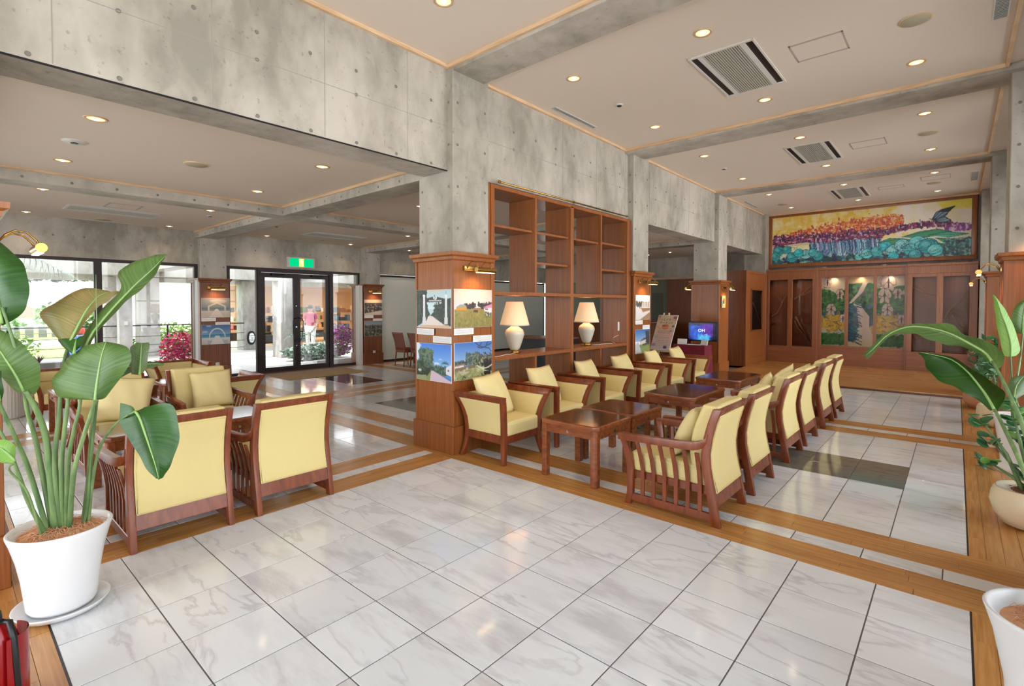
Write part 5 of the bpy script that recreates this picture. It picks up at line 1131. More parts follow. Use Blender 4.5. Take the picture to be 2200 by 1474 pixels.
# ---- wood panelled box with a small glazed window (left of the mural)
BX_ = empty('panelled_display_box', (0, 0, 0), 0, 'tall wood panelled box with a small glazed case window, left of the mural', 'cabinet')
MB().box(-.6, -.09, 10.15, 11.96, .05, 2.52).build('box_body', M['clad_dark'], BX_)
fx = -.09
for y0, y1, z0, z1 in ((10.15, 10.22, .05, 2.52), (11.9, 11.97, .05, 2.52), (10.22, 11.9, 2.45, 2.52), (10.22, 11.9, .05, .22)): MB().box(fx, fx + .03, y0, y1, z0, z1).build('frame_strip', M['clad'], BX_, bevel=.004, seg=1)
MB().box(fx, fx + .012, 10.22, 11.9, .22, 2.45).build('front_panel', M['clad'], BX_)
MB().box(fx + .012, fx + .04, 10.55, 10.6, .93, 2.06).box(fx + .012, fx + .04, 11.5, 11.55, .93, 2.06).box(fx + .012, fx + .04, 10.6, 11.5, 2.02, 2.06).box(fx + .012, fx + .04, 10.6, 11.5, .93, .97).build('window_frame', M['clad_dark'], BX_); MB().box(fx + .03, fx + .032, 10.6, 11.5, .97, 2.02).build('pane', M['glass_case'], BX_)
MB().box(fx + .012, fx + .014, 10.6, 11.5, .97, 2.02).build('case_back', M['black'], BX_)
mb = MB(); branch(mb, [(fx + .022, 10.7, 1.7), (fx + .022, 11.0, 1.5), (fx + .022, 11.2, 1.3), (fx + .022, 11.4, 1.2)], .01); mb.build('twig', dry, BX_)

# ================================================================== RECEPTION SIDE
S = empty('reception_counter', (0, 0, 0), 0, 'dark red wooden reception counter beyond the second pillar', 'counter')
MB().box(-6.5, -2.6, 10.6, 11.2, 0, 1.08).build('counter_body', M['clad_dark'], S); MB().box(-6.55, -2.55, 10.5, 11.25, 1.08, 1.13).build('counter_top', M['chairwood'], S, bevel=.005)
E_ = empty('sign_easel', (-.82, 7.05, 0), -.12, 'event sign board with Japanese title on a wooden easel', 'sign')
def ept(x, z): return (x, -.04 + .36 * (1.4 - z) * -.35, z)
easelw = M['trim']
for s in (-1, 1): MB().bar((s * .2, -.1, 0), (s * .06, .03, 1.45), .03, .03).build('easel_leg', easelw, E_)
MB().bar((0, .3, 0), (0, .04, 1.4), .03, .03).build('easel_leg', easelw, E_); MB().box(-.22, .22, -.115, -.06, .6, .63).build('easel_ledge', easelw, E_)
board = empty('sign_board', (0, 0, 0)); board.parent = E_
bx0, bx1, bz0, bz1 = -.235, .235, .635, 1.4; lean_ = .1; skew = .16
def bp(u, v): return Vector((bx0 + u * (bx1 - bx0) + skew * (1 - v) * .95 - .08, -.105 + (1 - v) * .11, bz1 + (bz0 - bz1) * v))
def quad(mb, u0, u1, v0, v1, off=0., th=.0):
    n = Vector((0, -1, .15)).normalized(); vs = [bp(u0, v0) + n * off, bp(u1, v0) + n * off, bp(u1, v1) + n * off, bp(u0, v1) + n * off]
    if th: vs += [v + n * th for v in vs]; mb.add(vs, [(0, 1, 2, 3), (7, 6, 5, 4), (0, 4, 5, 1), (1, 5, 6, 2), (2, 6, 7, 3), (3, 7, 4, 0)])
    else: mb.add(vs, [(0, 1, 2, 3)])
mb = MB(); quad(mb, 0, 1, 0, 1, 0, .018); mb.build('foam_board', M['paper'], board)
cv = Cv(66, 104, c8(222, 186, 150)); cv.grad(0, .5, c8(214, 186, 150), c8(222, 180, 146)); cv.grad(.5, 1, c8(226, 176, 146), c8(206, 186, 180))
for x, y, r, q in ((.06, .04, .09, c8(206, 110, 90)), (.9, .06, .1, c8(150, 70, 80)), (.1, .33, .05, c8(230, 130, 90)), (.9, .31, .07, c8(90, 80, 150)), (.5, .33, .18, c8(230, 120, 84)), (.75, .92, .1, c8(60, 50, 120)), (.12, .86, .1, c8(150, 120, 160)), (.12, .62, .1, c8(150, 190, 180)), (.85, .45, .06, c8(110, 130, 180))): cv.ell(x, y, r, r * .45, q, .8)
cv.r = np.random.default_rng(5)
for y in (.38, .43, .46, .49, .52, .57, .62, .65, .68, .73, .78, .83, .88): 
    for x in np.arange(.15, .85, .045): cv.ell(x + .02 * cv.r.random(), y, .016, .007, c8(120, 100, 130) if y > .4 else c8(90, 70, 60), .75)
n_ = Vector((0, -1, .15)).normalized(); O = bp(0.01, .01) + n_ * .0186
sheet('printed_poster', cv, O, (bp(.99, .01) - bp(.01, .01)), (bp(.01, .99) - bp(.01, .01)), board)
def text(s, name, loc, size, mat, parent, mtx, ext=.0005):
    c_ = bpy.data.curves.new(name, 'FONT'); c_.body = s; c_.size = size; c_.align_x = 'CENTER'; c_.extrude = ext; c_.resolution_u = 2
    c_.materials.append(mat); o_ = bpy.data.objects.new(name, c_); COL.objects.link(o_); bpy.context.view_layer.update(); me_ = bpy.data.meshes.new_from_object(o_.evaluated_get(bpy.context.evaluated_depsgraph_get())); mm_ = mtx.to_4x4(); mm_.translation = Vector(loc); me_.transform(mm_); bpy.data.objects.remove(o_)
    o = bpy.data.objects.new(name, me_); COL.objects.link(o); o.parent = parent
    return o
Un = (bp(1, 0) - bp(0, 0)).normalized(); Vn = (bp(0, 0) - bp(0, 1)).normalized()
MT = Matrix((Un, Vn, n_)).transposed()
dark = plain('sign_letter', rgb(50, 36, 34), .7)
for s, v, sz in (('クリエイターズ', .16, .066), ('サーキット', .25, .066), ('開催中！', .325, .044)): text(s, 'sign_lettering', bp(.5, v) + n_ * .0195, sz, dark, board, MT)

TB = empty('cloth_table', (-.31, 7.25, 0), 0, 'small table under a dark red cloth in front of the third pillar', 'table')
rings = []
for z, e in ((.775, 0), (.76, .004), (.4, .012), (.06, .03)):
    r_ = []
    for k in range(48):
        t = k / 48 * 4; sd = int(t); u = t - sd; hx_, hy_ = .34 + e, .2 + e
        p = [(-hx_ + 2 * hx_ * u, -hy_), (hx_, -hy_ + 2 * hy_ * u), (hx_ - 2 * hx_ * u, hy_), (-hx_, hy_ - 2 * hy_ * u)][sd]
        wv = (.775 - z) * .022 * math.sin(k * 1.9); r_.append((p[0] + wv, p[1] + wv, z))
    rings.append(r_)
MB().loft(rings).build('red_cloth', M['redcloth'], TB, smooth=True, autos=.8)
for sx in (-1, 1):
    for sy in (-1, 1): MB().box(sx * .3 - .015, sx * .3 + .015, sy * .16 - .015, sy * .16 + .015, 0, .7).build('leg', M['black'], TB)
MO = empty('monitor', (-.1, 7.3, .776), 0, 'black monitor on the red table showing a blue and purple picture with OH lettering', 'monitor')
MB().box(-.32, .32, -.02, .02, .07, .49).build('monitor_body', M['black'], MO, bevel=.006); MB().box(-.05, .05, -.01, .01, .01, .08).build('stand_neck', M['black'], MO); MB().box(-.14, .14, -.08, .08, 0, .012).build('stand_base', M['black'], MO, bevel=.003)
cv = Cv(80, 48, c8(14, 20, 70)); cv.blobs(300, lambda r: (.1 + .6 * r.random(), .2 + .7 * r.random()), .07, [c8(20, 70, 200), c8(40, 120, 230), c8(16, 40, 150)], .3); cv.blobs(200, lambda r: (.55 + .4 * r.random(), .1 + .6 * r.random()), .07, [c8(110, 40, 190), c8(60, 20, 120)], .3); cv.blobs(80, lambda r: (.35 + .4 * r.random(), .7 + .3 * r.random()), .05, [c8(60, 180, 230)], .3); cv.put((cv.X > .88) | (cv.Y < .06), c8(10, 10, 24), .8)
cv.line([(.42, .9), (.5, .72), (.58, .9)], .02, c8(180, 220, 250), .8); cv.line([(.58, .7), (.68, .64), (.64, .84)], .02, c8(180, 220, 250), .7)
sheet('screen', cv, (-.3, -.0212, .47), (.6, 0, 0), (0, 0, -.37), MO, 'screen')
text('OH', 'screen_lettering', (-.02, -.0225, .27), .1, emit('screen_letter', (.85, .92, 1), 1.5), MO, Matrix(((1, 0, 0), (0, 0, -1), (0, 1, 0))))
def bk(lab, loc, rz, w_, h_, col, lean=0.):
    o = MB().box(-w_ / 2, w_ / 2, -.006, .006, 0, h_).build('leaflet', plain('leaflet_' + lab[:8], col, .6)); o.location = loc; o.rotation_euler = (lean, 0, rz); return tag(o, lab, 'leaflet')
bk('white card with a butterfly sketch standing left of the monitor', (-.47, 7.1, .777), .1, .2, .12, rgb(226, 222, 216), -.2); bk('open booklet standing in front of the monitor', (.0, 7.1, .777), -.25, .16, .12, rgb(214, 210, 204), -.3)
o = MB().box(-.15, .15, -.05, .05, 0, .012).build('paper_stack', M['paper']); o.location = (-.2, 7.1, .776); tag(o, 'white leaflets lying flat at the front of the red table', 'leaflet')
mb = MB().tube([(-.52, 7.087, .86), (-.49, 7.086, .845), (-.46, 7.087, .84), (-.44, 7.088, .82)], .006, 5); mb.build('sketch', plain('sketch_line', rgb(90, 60, 70), .8), None); bpy.data.objects['sketch'].parent = None
bpy.data.objects.remove(bpy.data.objects['sketch'])
# small framed print and lanyards on the third pillar
cv = Cv(24, 36, c8(210, 206, 90)); cv.ell(.6, .35, .25, .2, c8(190, 60, 90)); cv.ell(.4, .6, .3, .25, c8(90, 96, 90)); cv.ell(.5, .75, .2, .1, c8(230, 230, 220))
P = empty('wall_plaque', (-.066, 8.32, 0), 0, 'small colourful plaque hanging on the third pillar', 'plaque'); MB().box(0, .02, 0, .22, 1.56, 1.84).build('frame', M['white_metal'], P, bevel=.004); sheet('picture', cv, (.0206, .01, 1.83), (0, .2, 0), (0, 0, -.26), P)
P = empty('plant_stand_ornament', (-3.6, 10.0, 0), 0, 'dark leafy pot plant seen through the bookcase behind the left lamp', 'plant')
MB().lathe([(.001, 0), (.13, 0), (.17, .5), (.001, .5)], 16).build('pot', plain('ochre_pot', rgb(170, 110, 50), .6), P)
for k in range(9):
    a = k * .7; mb = MB().tube([(0, 0, .5), (.1 * math.cos(a), .1 * math.sin(a), .9), (.3 * math.cos(a), .3 * math.sin(a), 1.2 + .1 * (k % 3))], [.012, .009, .004], 5); mb.build('stem', M['leaf_dark'], P)
    MB().ell((.36 * math.cos(a), .36 * math.sin(a), 1.25 + .1 * (k % 3)), (.13, .05, .01), 8, 5, Matrix.Rotation(a, 3, 'Z') @ Matrix.Rotation(.5, 3, 'Y')).build('leaf', M['jade'], P)
K = empty('dark_cabinet', (-2.3, 4.6, 0), 0, 'low black cabinet seen through the bookcase', 'cabinet'); MB().box(-.6, .6, -.3, .3, 0, .95).build('body', M['black'], K, bevel=.01); MB().box(-.62, .62, -.32, .32, .95, .98).build('top', M['clad_dark'], K)

# ================================================================== PLANTS
def crsp(P, n):
    out = []
    for i in range(len(P) - 1):
        p0, p1, p2, p3 = P[max(i - 1, 0)], P[i], P[i + 1], P[min(i + 2, len(P) - 1)]
        for k in range(n):
            t = k / n; out.append(.5 * ((2 * p1) + (p2 - p0) * t + (2 * p0 - 5 * p1 + 4 * p2 - p3) * t * t + (3 * p1 - p0 - 3 * p2 + p3) * t ** 3))
    out.append(P[-1]); return out
def blade(rows, dm, de, parent, mat, fold=.03, name='leaf', smooth=True, n=5, c=5):
    """rows (base to tip) of image positions (left, mid, right) read off at distances dm (midrib) and de (edges); gives a real curved blade"""
    m = len(rows); L, Mi, Rr = [], [], []
    for i, (l, q, r) in enumerate(rows):
        d = dm[0] + (dm[1] - dm[0]) * i / (m - 1); e = d + de
        L.append(at(*l, e)); Mi.append(at(*q, d)); Rr.append(at(*r, e))
    L, Mi, Rr = crsp(L, n), crsp(Mi, n), crsp(Rr, n); vs, fs, uv = [], [], []; K = 2 * c + 1
    nrm = (L[len(L) // 2] - Mi[len(Mi) // 2]).cross(Mi[-1] - Mi[0]).normalized()
    for i in range(len(L)):
        for k in range(-c, c + 1):
            t = abs(k) / c; E_ = L[i] if k < 0 else Rr[i]; p = Mi[i].lerp(E_, t)
            wd = (E_ - Mi[i]).length
            p = p + nrm * (-wd * .22 * math.sin(t * PI * .8)) + nrm * (.003 * t * math.sin(i * .9 + k))
            vs.append(p); uv.append((i / (len(L) - 1), k / c))
    for i in range(len(L) - 1):
        for k in range(K - 1): fs.append((i * K + k, i * K + k + 1, (i + 1) * K + k + 1, (i + 1) * K + k))
    me = bpy.data.meshes.new(name); me.from_pydata(vs, [], fs); ul = me.uv_layers.new(name='leaf')
    for lp in me.loops: ul.data[lp.index].uv = uv[lp.vertex_index]
    me.polygons.foreach_set('use_smooth', [True] * len(me.polygons)); me.materials.append(mat)
    o = bpy.data.objects.new(name, me); COL.objects.link(o); o.parent = parent
    if parent is not None:
        loc = Vector(parent.location)
        for v in me.vertices: v.co -= loc
    mb = MB(); off = Vector(parent.location) if parent is not None else Vector()
    pts = [Mi[i] - off - nrm * .002 for i in range(0, len(Mi), 2)]
    mb.tube(pts, [.007 * (1 - .8 * i / (len(pts) - 1)) for i in range(len(pts))], 6); mb.build('midrib', M['midrib'], o, smooth=True)
    return o
def stem(pts, r0, r1, parent, mat='stem'):
    P = crsp([p if isinstance(p, Vector) else at(*p) for p in pts], 5); off = Vector(parent.location)
    r0 *= .72; r1 *= .75
    return MB().tube([p - off for p in P], [r0 + (r1 - r0) * i / (len(P) - 1) for i in range(len(P))], 8).build('stem', M[mat], parent, smooth=True)
PLX, PLY = .42, -3.13
PL = empty('potted_bird_of_paradise_plant', (PLX, PLY, 0), 0, 'big leafy plant in a white pot and saucer at the left, nearest the viewer', 'plant')
MB().lathe([(.001, .006), (.165, .006), (.185, .012), (.2, .034), (.203, .04), (.197, .04), (.18, .02), (.001, .016)], 48).build('saucer', M['white'], PL, smooth=True)
pot = MB().lathe([(.001, .02), (.135, .02), (.146, .04), (.152, .1), (.163, .2), (.18, .3), (.203, .39), (.216, .43), (.217, .44), (.212, .445), (.2, .44), (.19, .41), (.001, .4)], 56).build('pot', M['white'], PL, smooth=True)
def mulch(r, z, parent, mat, n=160, ln=.05):
    bm = MB().lathe([(.001, z + .025), (r * .5, z + .02), (r * .85, z + .006), (r, z - .01)], 28).build('mulch', M[mat], parent, smooth=True)
    mb = MB()
    for _ in range(n):
        a = random.random() * 2 * PI; q = r * .72 * math.sqrt(random.random()); x, y = q * math.cos(a), q * math.sin(a); b = random.random() * 2 * PI; l = ln * (.5 + random.random()); zz = z + .024 * (1 - q / r)
        p0 = Vector((x, y, zz)); p1 = p0 + Vector((math.cos(b) * l * .5, math.sin(b) * l * .5, .012 + .012 * random.random())); p2 = p0 + Vector((math.cos(b) * l, math.sin(b) * l, .002)); mb.tube([p0, p1, p2], .0014, 3)
    o = mb.build('coir_fibres', M[mat], bm); o['kind'] = 'stuff'
mulch(.192, .41, PL, 'coir', 420, .06)
def base(dx, dy, z=.41): return Vector((PLX + dx, PLY + dy, z))
# stems: image x, image y, distance
stem([base(-.02, -.03), (80, 960, 2.62), (58, 880, 2.55), (45, 790, 2.48), (5, 660, 2.42)], .018, .008, PL)
stem([base(-.01, -.05), (62, 1010, 2.6), (28, 930, 2.5), (-10, 850, 2.4)], .018, .01, PL)
stem([base(.03, -.06), (62, 1080, 2.55), (40, 1020, 2.5), (8, 940, 2.45), (-30, 890, 2.4)], .016, .008, PL)
stem([base(.0, -.02), (106, 1000, 2.62), (96, 930, 2.6), (78, 880, 2.55), (55, 840, 2.5)], .026, .014, PL)
stem([base(.01, .0), (118, 1000, 2.62), (126, 900, 2.6), (134, 800, 2.58), (146, 742, 2.56)], .02, .009, PL)
stem([base(.01, .01), (132, 1010, 2.62), (138, 930, 2.6), (146, 860, 2.58), (150, 800, 2.6)], .018, .01, PL)
stem([base(.02, .02), (146, 1000, 2.6), (160, 920, 2.58), (172, 865, 2.56), (178, 765, 2.62)], .017, .008, PL)
stem([base(.03, .03), (158, 1020, 2.58), (182, 930, 2.56), (198, 880, 2.54), (205, 856, 2.5)], .018, .009, PL)
stem([base(.0, .09), (189, 1030, 2.72), (195, 940, 2.7), (202, 870, 2.66), (208, 760, 2.66), (206, 590, 2.66)], .016, .002, PL)
stem([base(.01, .11), (198, 1040, 2.72), (215, 960, 2.66), (252, 908, 2.58), (290, 884, 2.5)], .013, .006, PL)
stem([base(.01, .09), (190, 1060, 2.72), (198, 960, 2.7), (206, 880, 2.68), (209, 860, 2.66)], .013, .008, PL)
stem([base(.05, -.08), (60, 1060, 2.5), (20, 1010, 2.42), (33, 995, 2.35)], .008, .005, PL)
L_ = M['leaf']; 
blade([((0, 700), (5, 695), (12, 700)), ((-60, 660), (-2, 650), (62, 665)), ((-90, 610), (-12, 600), (73, 625)), ((-90, 570), (-22, 560), (66, 580)), ((-70, 535), (-28, 530), (40, 548)), ((-35, 516), (-28, 514), (0, 519))], (2.42, 2.5), .05, PL, M['leaf_dark'])
blade([((45, 842), (52, 840), (80, 845)), ((18, 815), (38, 812), (92, 818)), ((-10, 790), (22, 785), (92, 782)), ((-40, 770), (2, 755), (66, 748)), ((-60, 735), (-15, 730), (25, 716)), ((-40, 702), (-30, 702), (-10, 703))], (2.5, 2.4), .05, PL, L_)
blade([((143, 748), (146, 745), (150, 742)), ((118, 715), (163, 710), (178, 705)), ((98, 683), (183, 672), (205, 668)), ((130, 655), (198, 652), (225, 655)), ((187, 622), (215, 635), (245, 640)), ((225, 628), (240, 627), (262, 628))], (2.56, 2.75), .04, PL, M['leaf_tan'])
blade([((175, 760), (178, 762), (185, 765)), ((186, 715), (195, 722), (203, 728)), ((222, 668), (235, 672), (246, 676)), ((262, 622), (272, 632), (284, 640)), ((260, 588), (300, 604), (318, 612)), ((295, 566), (327, 580), (338, 586)), ((330, 552), (347, 559), (352, 560)), ((357, 548), (358, 548), (359, 549))], (2.62, 2.9), .04, PL, L_)
blade([((203, 860), (205, 860), (208, 860)), ((138, 853), (206, 845), (232, 852)), ((126, 820), (210, 815), (264, 812)), ((142, 792), (214, 790), (285, 786)), ((165, 762), (219, 765), (287, 755)), ((195, 742), (224, 748), (264, 741)), ((228, 735), (229, 735), (232, 735))], (2.5, 2.56), .04, PL, L_)
blade([((285, 805), (300, 806), (312, 800)), ((284, 780), (302, 782), (319, 778)), ((284, 750), (304, 752), (323, 740)), ((295, 737), (306, 737), (315, 737))], (2.72, 2.78), .03, PL, M['leaf_grey'])
blade([((205, 862), (208, 862), (212, 862)), ((214, 825), (222, 831), (232, 846)), ((243, 790), (255, 796), (267, 809)), ((290, 781), (300, 785), (311, 795)), ((325, 779), (335, 782), (339, 789)), ((351, 783), (353, 784), (353, 785))], (2.66, 2.9), .03, PL, M['leaf_grey'])
blade([((252, 866), (290, 884), (305, 876)), ((246, 895), (300, 900), (358, 868)), ((256, 928), (312, 935), (377, 912)), ((280, 962), (323, 968), (377, 958)), ((304, 1002), (334, 1003), (363, 1000)), ((330, 1030), (340, 1031), (350, 1024))], (2.5, 2.42), .05, PL, M['leaf_dark'])
blade([((30, 995), (33, 990), (36, 980)), ((5, 990), (15, 972), (32, 952)), ((-20, 985), (-5, 960), (12, 944)), ((-40, 975), (-40, 960), (-40, 945))], (2.35, 2.3), .03, PL, M['leaf_light'])
blade([((158, 762), (160, 760), (164, 757)), ((138, 745), (162, 743), (180, 736)), ((131, 735), (165, 728), (184, 722))], (2.52, 2.58), .03, PL, M['leaf_dark'])
blade([((-5, 860), (0, 862), (5, 862)), ((-30, 830), (-5, 828), (9, 830)), ((-20, 795), (-8, 795), (3, 796))], (2.4, 2.4), .02, PL, M['leaf_dark'])
# --- right side, plant at the bottom right corner
PR = empty('potted_bird_of_paradise_plant', (4.29, -.88, 0), 0, 'white tall pot with mulch at the bottom right corner, its two big leaves reaching in', 'plant')
MB().lathe([(.001, .005), (.13, .005), (.14, .02), (.15, .2), (.185, .38), (.21, .46), (.214, .47), (.208, .476), (.196, .47), (.18, .43), (.001, .42)], 48).build('pot', M['white'], PR, smooth=True)
mulch(.18, .43, PR, 'coir', 240)
stem([Vector((4.30, -.86, .43)), (2240, 1060, 2.3), (2200, 922, 2.4), (2165, 840, 2.5), (2132, 776, 2.6)], .02, .009, PR)
stem([Vector((4.27, -.9, .43)), (2225, 1090, 2.25), (2195, 1000, 2.35), (2160, 925, 2.5), (2137, 880, 2.6)], .018, .009, PR)
blade([((2150, 785), (2132, 778), (2120, 772)), ((2156, 752), (2116, 757), (2098, 755)), ((2110, 722), (2080, 736), (2062, 742)), ((2072, 715), (2050, 720), (2030, 737)), ((2046, 692), (2020, 709), (1995, 726)), ((1995, 690), (1985, 702), (1965, 715)), ((1950, 695), (1948, 702), (1935, 714)), ((1905, 712), (1908, 718), (1905, 724)), ((1870, 742), (1875, 750), (1880, 752)), ((1855, 758), (1858, 764), (1864, 768))], (2.6, 3.0), .05, PR, L_)
blade([((2144, 882), (2137, 880), (2130, 878)), ((2168, 845), (2120, 850), (2090, 850)), ((2150, 822), (2098, 820), (2053, 828)), ((2112, 799), (2076, 795), (2020, 812)), ((2060, 769), (2045, 772), (1996, 788)), ((2015, 757), (2008, 762), (1986, 769)), ((1976, 755), (1977, 756), (1979, 758))], (2.6, 2.95), .05, PR, M['leaf_dark'])
# --- farther right plants
P2_ = empty('potted_bird_of_paradise_plant', (4.5, 3.4, 0), 0, 'plant with bright green upright leaf in the white tall pot by the right pillar', 'plant')
MB().lathe([(.001, .03), (.2, .03), (.21, .0), (.225, .0), (.22, .06), (.17, .07), (.18, .2), (.21, .42), (.235, .53), (.24, .54), (.225, .54), (.2, .5), (.001, .49)], 40).build('pot', M['white'], P2_, smooth=True); mulch(.205, .49, P2_, 'soil', 60)
stem([Vector((4.48, 3.4, .49)), (2176, 900, 4.7), (2175, 850, 4.6), (2171, 766, 4.5)], .016, .009, P2_); stem([Vector((4.55, 3.4, .49)), (2182, 860, 4.8), (2192, 770, 4.9), (2198, 715, 4.9)], .016, .009, P2_)
blade([((2158, 764), (2172, 767), (2186, 764)), ((2152, 742), (2172, 737), (2195, 747)), ((2144, 705), (2162, 700), (2181, 702)), ((2139, 675), (2152, 675), (2168, 675)), ((2136, 650), (2144, 650), (2153, 652)), ((2134, 634), (2136, 634), (2138, 635))], (4.5, 4.6), .05, P2_, M['leaf_light'])
blade([((2185, 716), (2197, 718), (2215, 716)), ((2172, 692), (2197, 692), (2228, 692)), ((2178, 662), (2202, 655), (2228, 655)), ((2196, 645), (2206, 643), (2216, 645))], (4.9, 4.9), .04, P2_, L_)
blade([((2175, 865), (2178, 862), (2182, 860)), ((2166, 835), (2182, 832), (2215, 838)), ((2172, 815), (2196, 812), (2225, 815)), ((2200, 805), (2210, 803), (2216, 804))], (4.4, 4.5), .03, P2_, M['leaf_grey'])
def leafy(mb, c, r, n, size, seed, flat=.35):
    rr = random.Random(seed)
    for _ in range(n):
        while True:
            d = Vector((rr.uniform(-1, 1), rr.uniform(-1, 1), rr.uniform(-1, 1)))
            if d.length < 1: break
        p = Vector(c) + Vector((d.x * r[0], d.y * r[1], d.z * r[2])); a = Vector((rr.gauss(0, 1), rr.gauss(0, 1), rr.gauss(0, .6))).normalized(); b = a.cross(Vector((rr.gauss(0, 1), rr.gauss(0, 1), rr.gauss(0, 1)))).normalized(); s = size * (.6 + .8 * rr.random()); nn = a.cross(b)
        mb.add([p - a * s, p - b * s * flat + nn * s * .1, p + a * s, p + b * s * flat + nn * s * .1], [(0, 1, 2, 3)])
    return mb
# jade plant in the cream bowl: big round leaves, each its own part
J = empty('potted_jade_plant', (4.42, 1.66, 0), 0, 'round leaved jade plant in a cream bowl pot on the right floor boards', 'plant')
MB().lathe([(.001, .005), (.11, .005), (.16, .02), (.21, .09), (.232, .17), (.225, .235), (.205, .28), (.197, .285), (.19, .275), (.001, .25)], 40).build('bowl_pot', M['cream'], J, smooth=True); mulch(.19, .25, J, 'soil', 60)
rr = random.Random(4)
lm = MB().ell((0, 0, 0), (.05, .036, .006), 10, 6); lo = lm.build('leaf', M['jade'], J, smooth=True); ld = lo.data; ld2 = ld.copy(); ld2.materials.clear(); ld2.materials.append(M['jade2']); bpy.data.objects.remove(lo)
tops = []
for k in range(22):
    a = rr.uniform(0, 2 * PI); q = rr.uniform(.08, .3); tp = Vector((q * math.cos(a) - .02, q * math.sin(a), rr.uniform(.4, .92))); tops.append(tp)
    MB().tube([(rr.uniform(-.05, .05), rr.uniform(-.05, .05), .25), tp * .5 + Vector((0, 0, .14)), tp], [.016, .011, .006], 6).build('stem', M['stem'], J, smooth=True)
    for j in range(9):
        ax = rr.uniform(0, 2 * PI); o = bpy.data.objects.new('leaf', ld2 if rr.random() < .3 else ld); COL.objects.link(o); o.parent = J
        o.location = tp + Vector((.05 * math.cos(ax), .05 * math.sin(ax), rr.uniform(-.05, .035))); o.rotation_euler = (rr.uniform(-.5, .5), rr.uniform(-.9, .2), ax); s = rr.uniform(.65, 1.05); o.scale = (s, s, s)
C2 = empty('potted_shrub', (4.42, 5.75, 0), 0, 'cream round pot farther down the right wall', 'plant'); MB().lathe([(.001, .0), (.12, 0), (.19, .06), (.22, .16), (.215, .25), (.2, .29), (.18, .27), (.001, .26)], 32).build('pot', M['cream'], C2, smooth=True)
leafy(MB(), (.0, 0, .75), (.24, .24, .4), 260, .055, 3).build('foliage', M['jade'], C2); 
for k in range(5): MB().tube([(0, 0, .25), (.1 * math.cos(k * 1.3), .1 * math.sin(k * 1.3), .9)], [.012, .006], 5).build('stem', M['stem'], C2)
C3 = empty('potted_shrub', (4.35, 7.3, 0), 0, 'terracotta pot with green shrub at the foot of the far right pillar', 'plant'); MB().lathe([(.001, .0), (.2, 0), (.27, .1), (.28, .2), (.24, .29), (.22, .27), (.001, .26)], 32).build('pot', M['terracotta'], C3, smooth=True)
leafy(MB(), (.05, 0, .8), (.28, .3, .35), 300, .06, 5).build('foliage', M['jade'], C3)
for k in range(4): MB().tube([(0, 0, .25), (.1 * math.cos(k * 1.6), .1 * math.sin(k * 1.6), .9)], [.014, .006], 5).build('stem', M['stem'], C3)

# fire extinguisher on red stand at the bottom left corner
FX = empty('fire_extinguisher', (1.13, -3.41, 0), 0, 'red fire extinguisher with black hose in a red stand, bottom left corner', 'extinguisher')
redp = plain('red_enamel', rgb(150, 14, 18), .2)
MB().lathe([(.001, .02), (.055, .02), (.062, .04), (.062, .27), (.05, .31), (.028, .335), (.022, .35), (.001, .35)], 28).build('cylinder', redp, FX, smooth=True)
MB().lathe([(.0, .0), (.1, 0), (.1, .02), (.08, .022), (.0, .022)], 28).build('stand_base', redp, FX, smooth=True)
rings = [[(.09 * math.cos(t), .09 * math.sin(t), z) for t in np.linspace(.2, 2.4, 14)] for z in (.0, .3)]
v = rings[0] + rings[1]; MB().add(v + [(x * .97, y * .97, z) for x, y, z in v], [(i, i + 1, 15 + i, 14 + i) for i in range(13)] + [(28 + i, 42 + i, 43 + i, 29 + i) for i in range(13)]).build('stand_shield', redp, FX, smooth=True)
MB().box(-.02, .03, -.012, .012, .35, .385).box(-.06, .05, -.008, .008, .385, .4).build('lever', M['iron'], FX, bevel=.002)
MB().tube([(.02, .01, .355), (.055, .03, .36), (.078, .04, .3), (.08, .045, .2), (.075, .05, .08), (.07, .05, .03)], .011, 8).build('hose', M['black'], FX, smooth=True)

# ================================================================== OUTSIDE: terrace, garden, shop
struct(MB().box(-16.6, -8.47, -9, 14, -.15, -.02).build('terrace_floor', plain('terrace_stone', rgb(214, 206, 194), .5, bscale=6, var=.05)))
struct(MB().box(-60, -16.6, -40, 40, -.5, -.35).build('lawn', plain('lawn_grass', rgb(150, 180, 90), .95, bump=.6, bscale=30, var=.2)))
struct(MB().box(-60, -16.6, 4.1, 40, -.34, -.02).build('shop_plinth', plain('plaza_stone', rgb(206, 186, 162), .7)))
o = MB().box(-34, -28, -40, 3.5, -.35, -.33).build('garden_road', plain('road_pale', rgb(222, 218, 212), .9)); o['kind'] = 'structure'
struct(MB().box(-16.4, -14.2, -5.5, 14, 2.75, 3.0).build('terrace_canopy', M['conc']))
struct(MB().box(-9.6, -8.47, -5.5, 14, 2.75, 3.0).build('terrace_canopy', M['conc']))
for k, (a, b, c_, d) in enumerate(((-16.3, -15.8, -5.5, 14), (-12.3, -11.9, -5.5, 14))): struct(MB().box(a, b, c_, d, 2.38, 2.75).build('canopy_beam', M['conc']))
for y in (-4.0, .1, 4.1, 8.2): struct(MB().box(-15.8, -8.6, y, y + .4, 2.5, 2.75).build('canopy_beam', M['conc']))
tcol = concrete('terrace_concrete', rgb(150, 144, 136), rgb(182, 176, 168), rgb(204, 198, 190))
for k, (x0, x1, y0, y1) in enumerate(((-12.35, -11.75, 3.52, 4.12), (-16.15, -15.55, .75, 1.3), (-16.15, -15.55, 3.85, 4.4), (-12.3, -12.05, -.46, -.17), (-16.15, -15.55, -3.3, -2.75), (-16.2, -15.7, -.1, .28))):
    struct(MB().box(x0, x1, y0, y1, -.02, 2.5).build('terrace_pillar', tcol, bevel=.02))
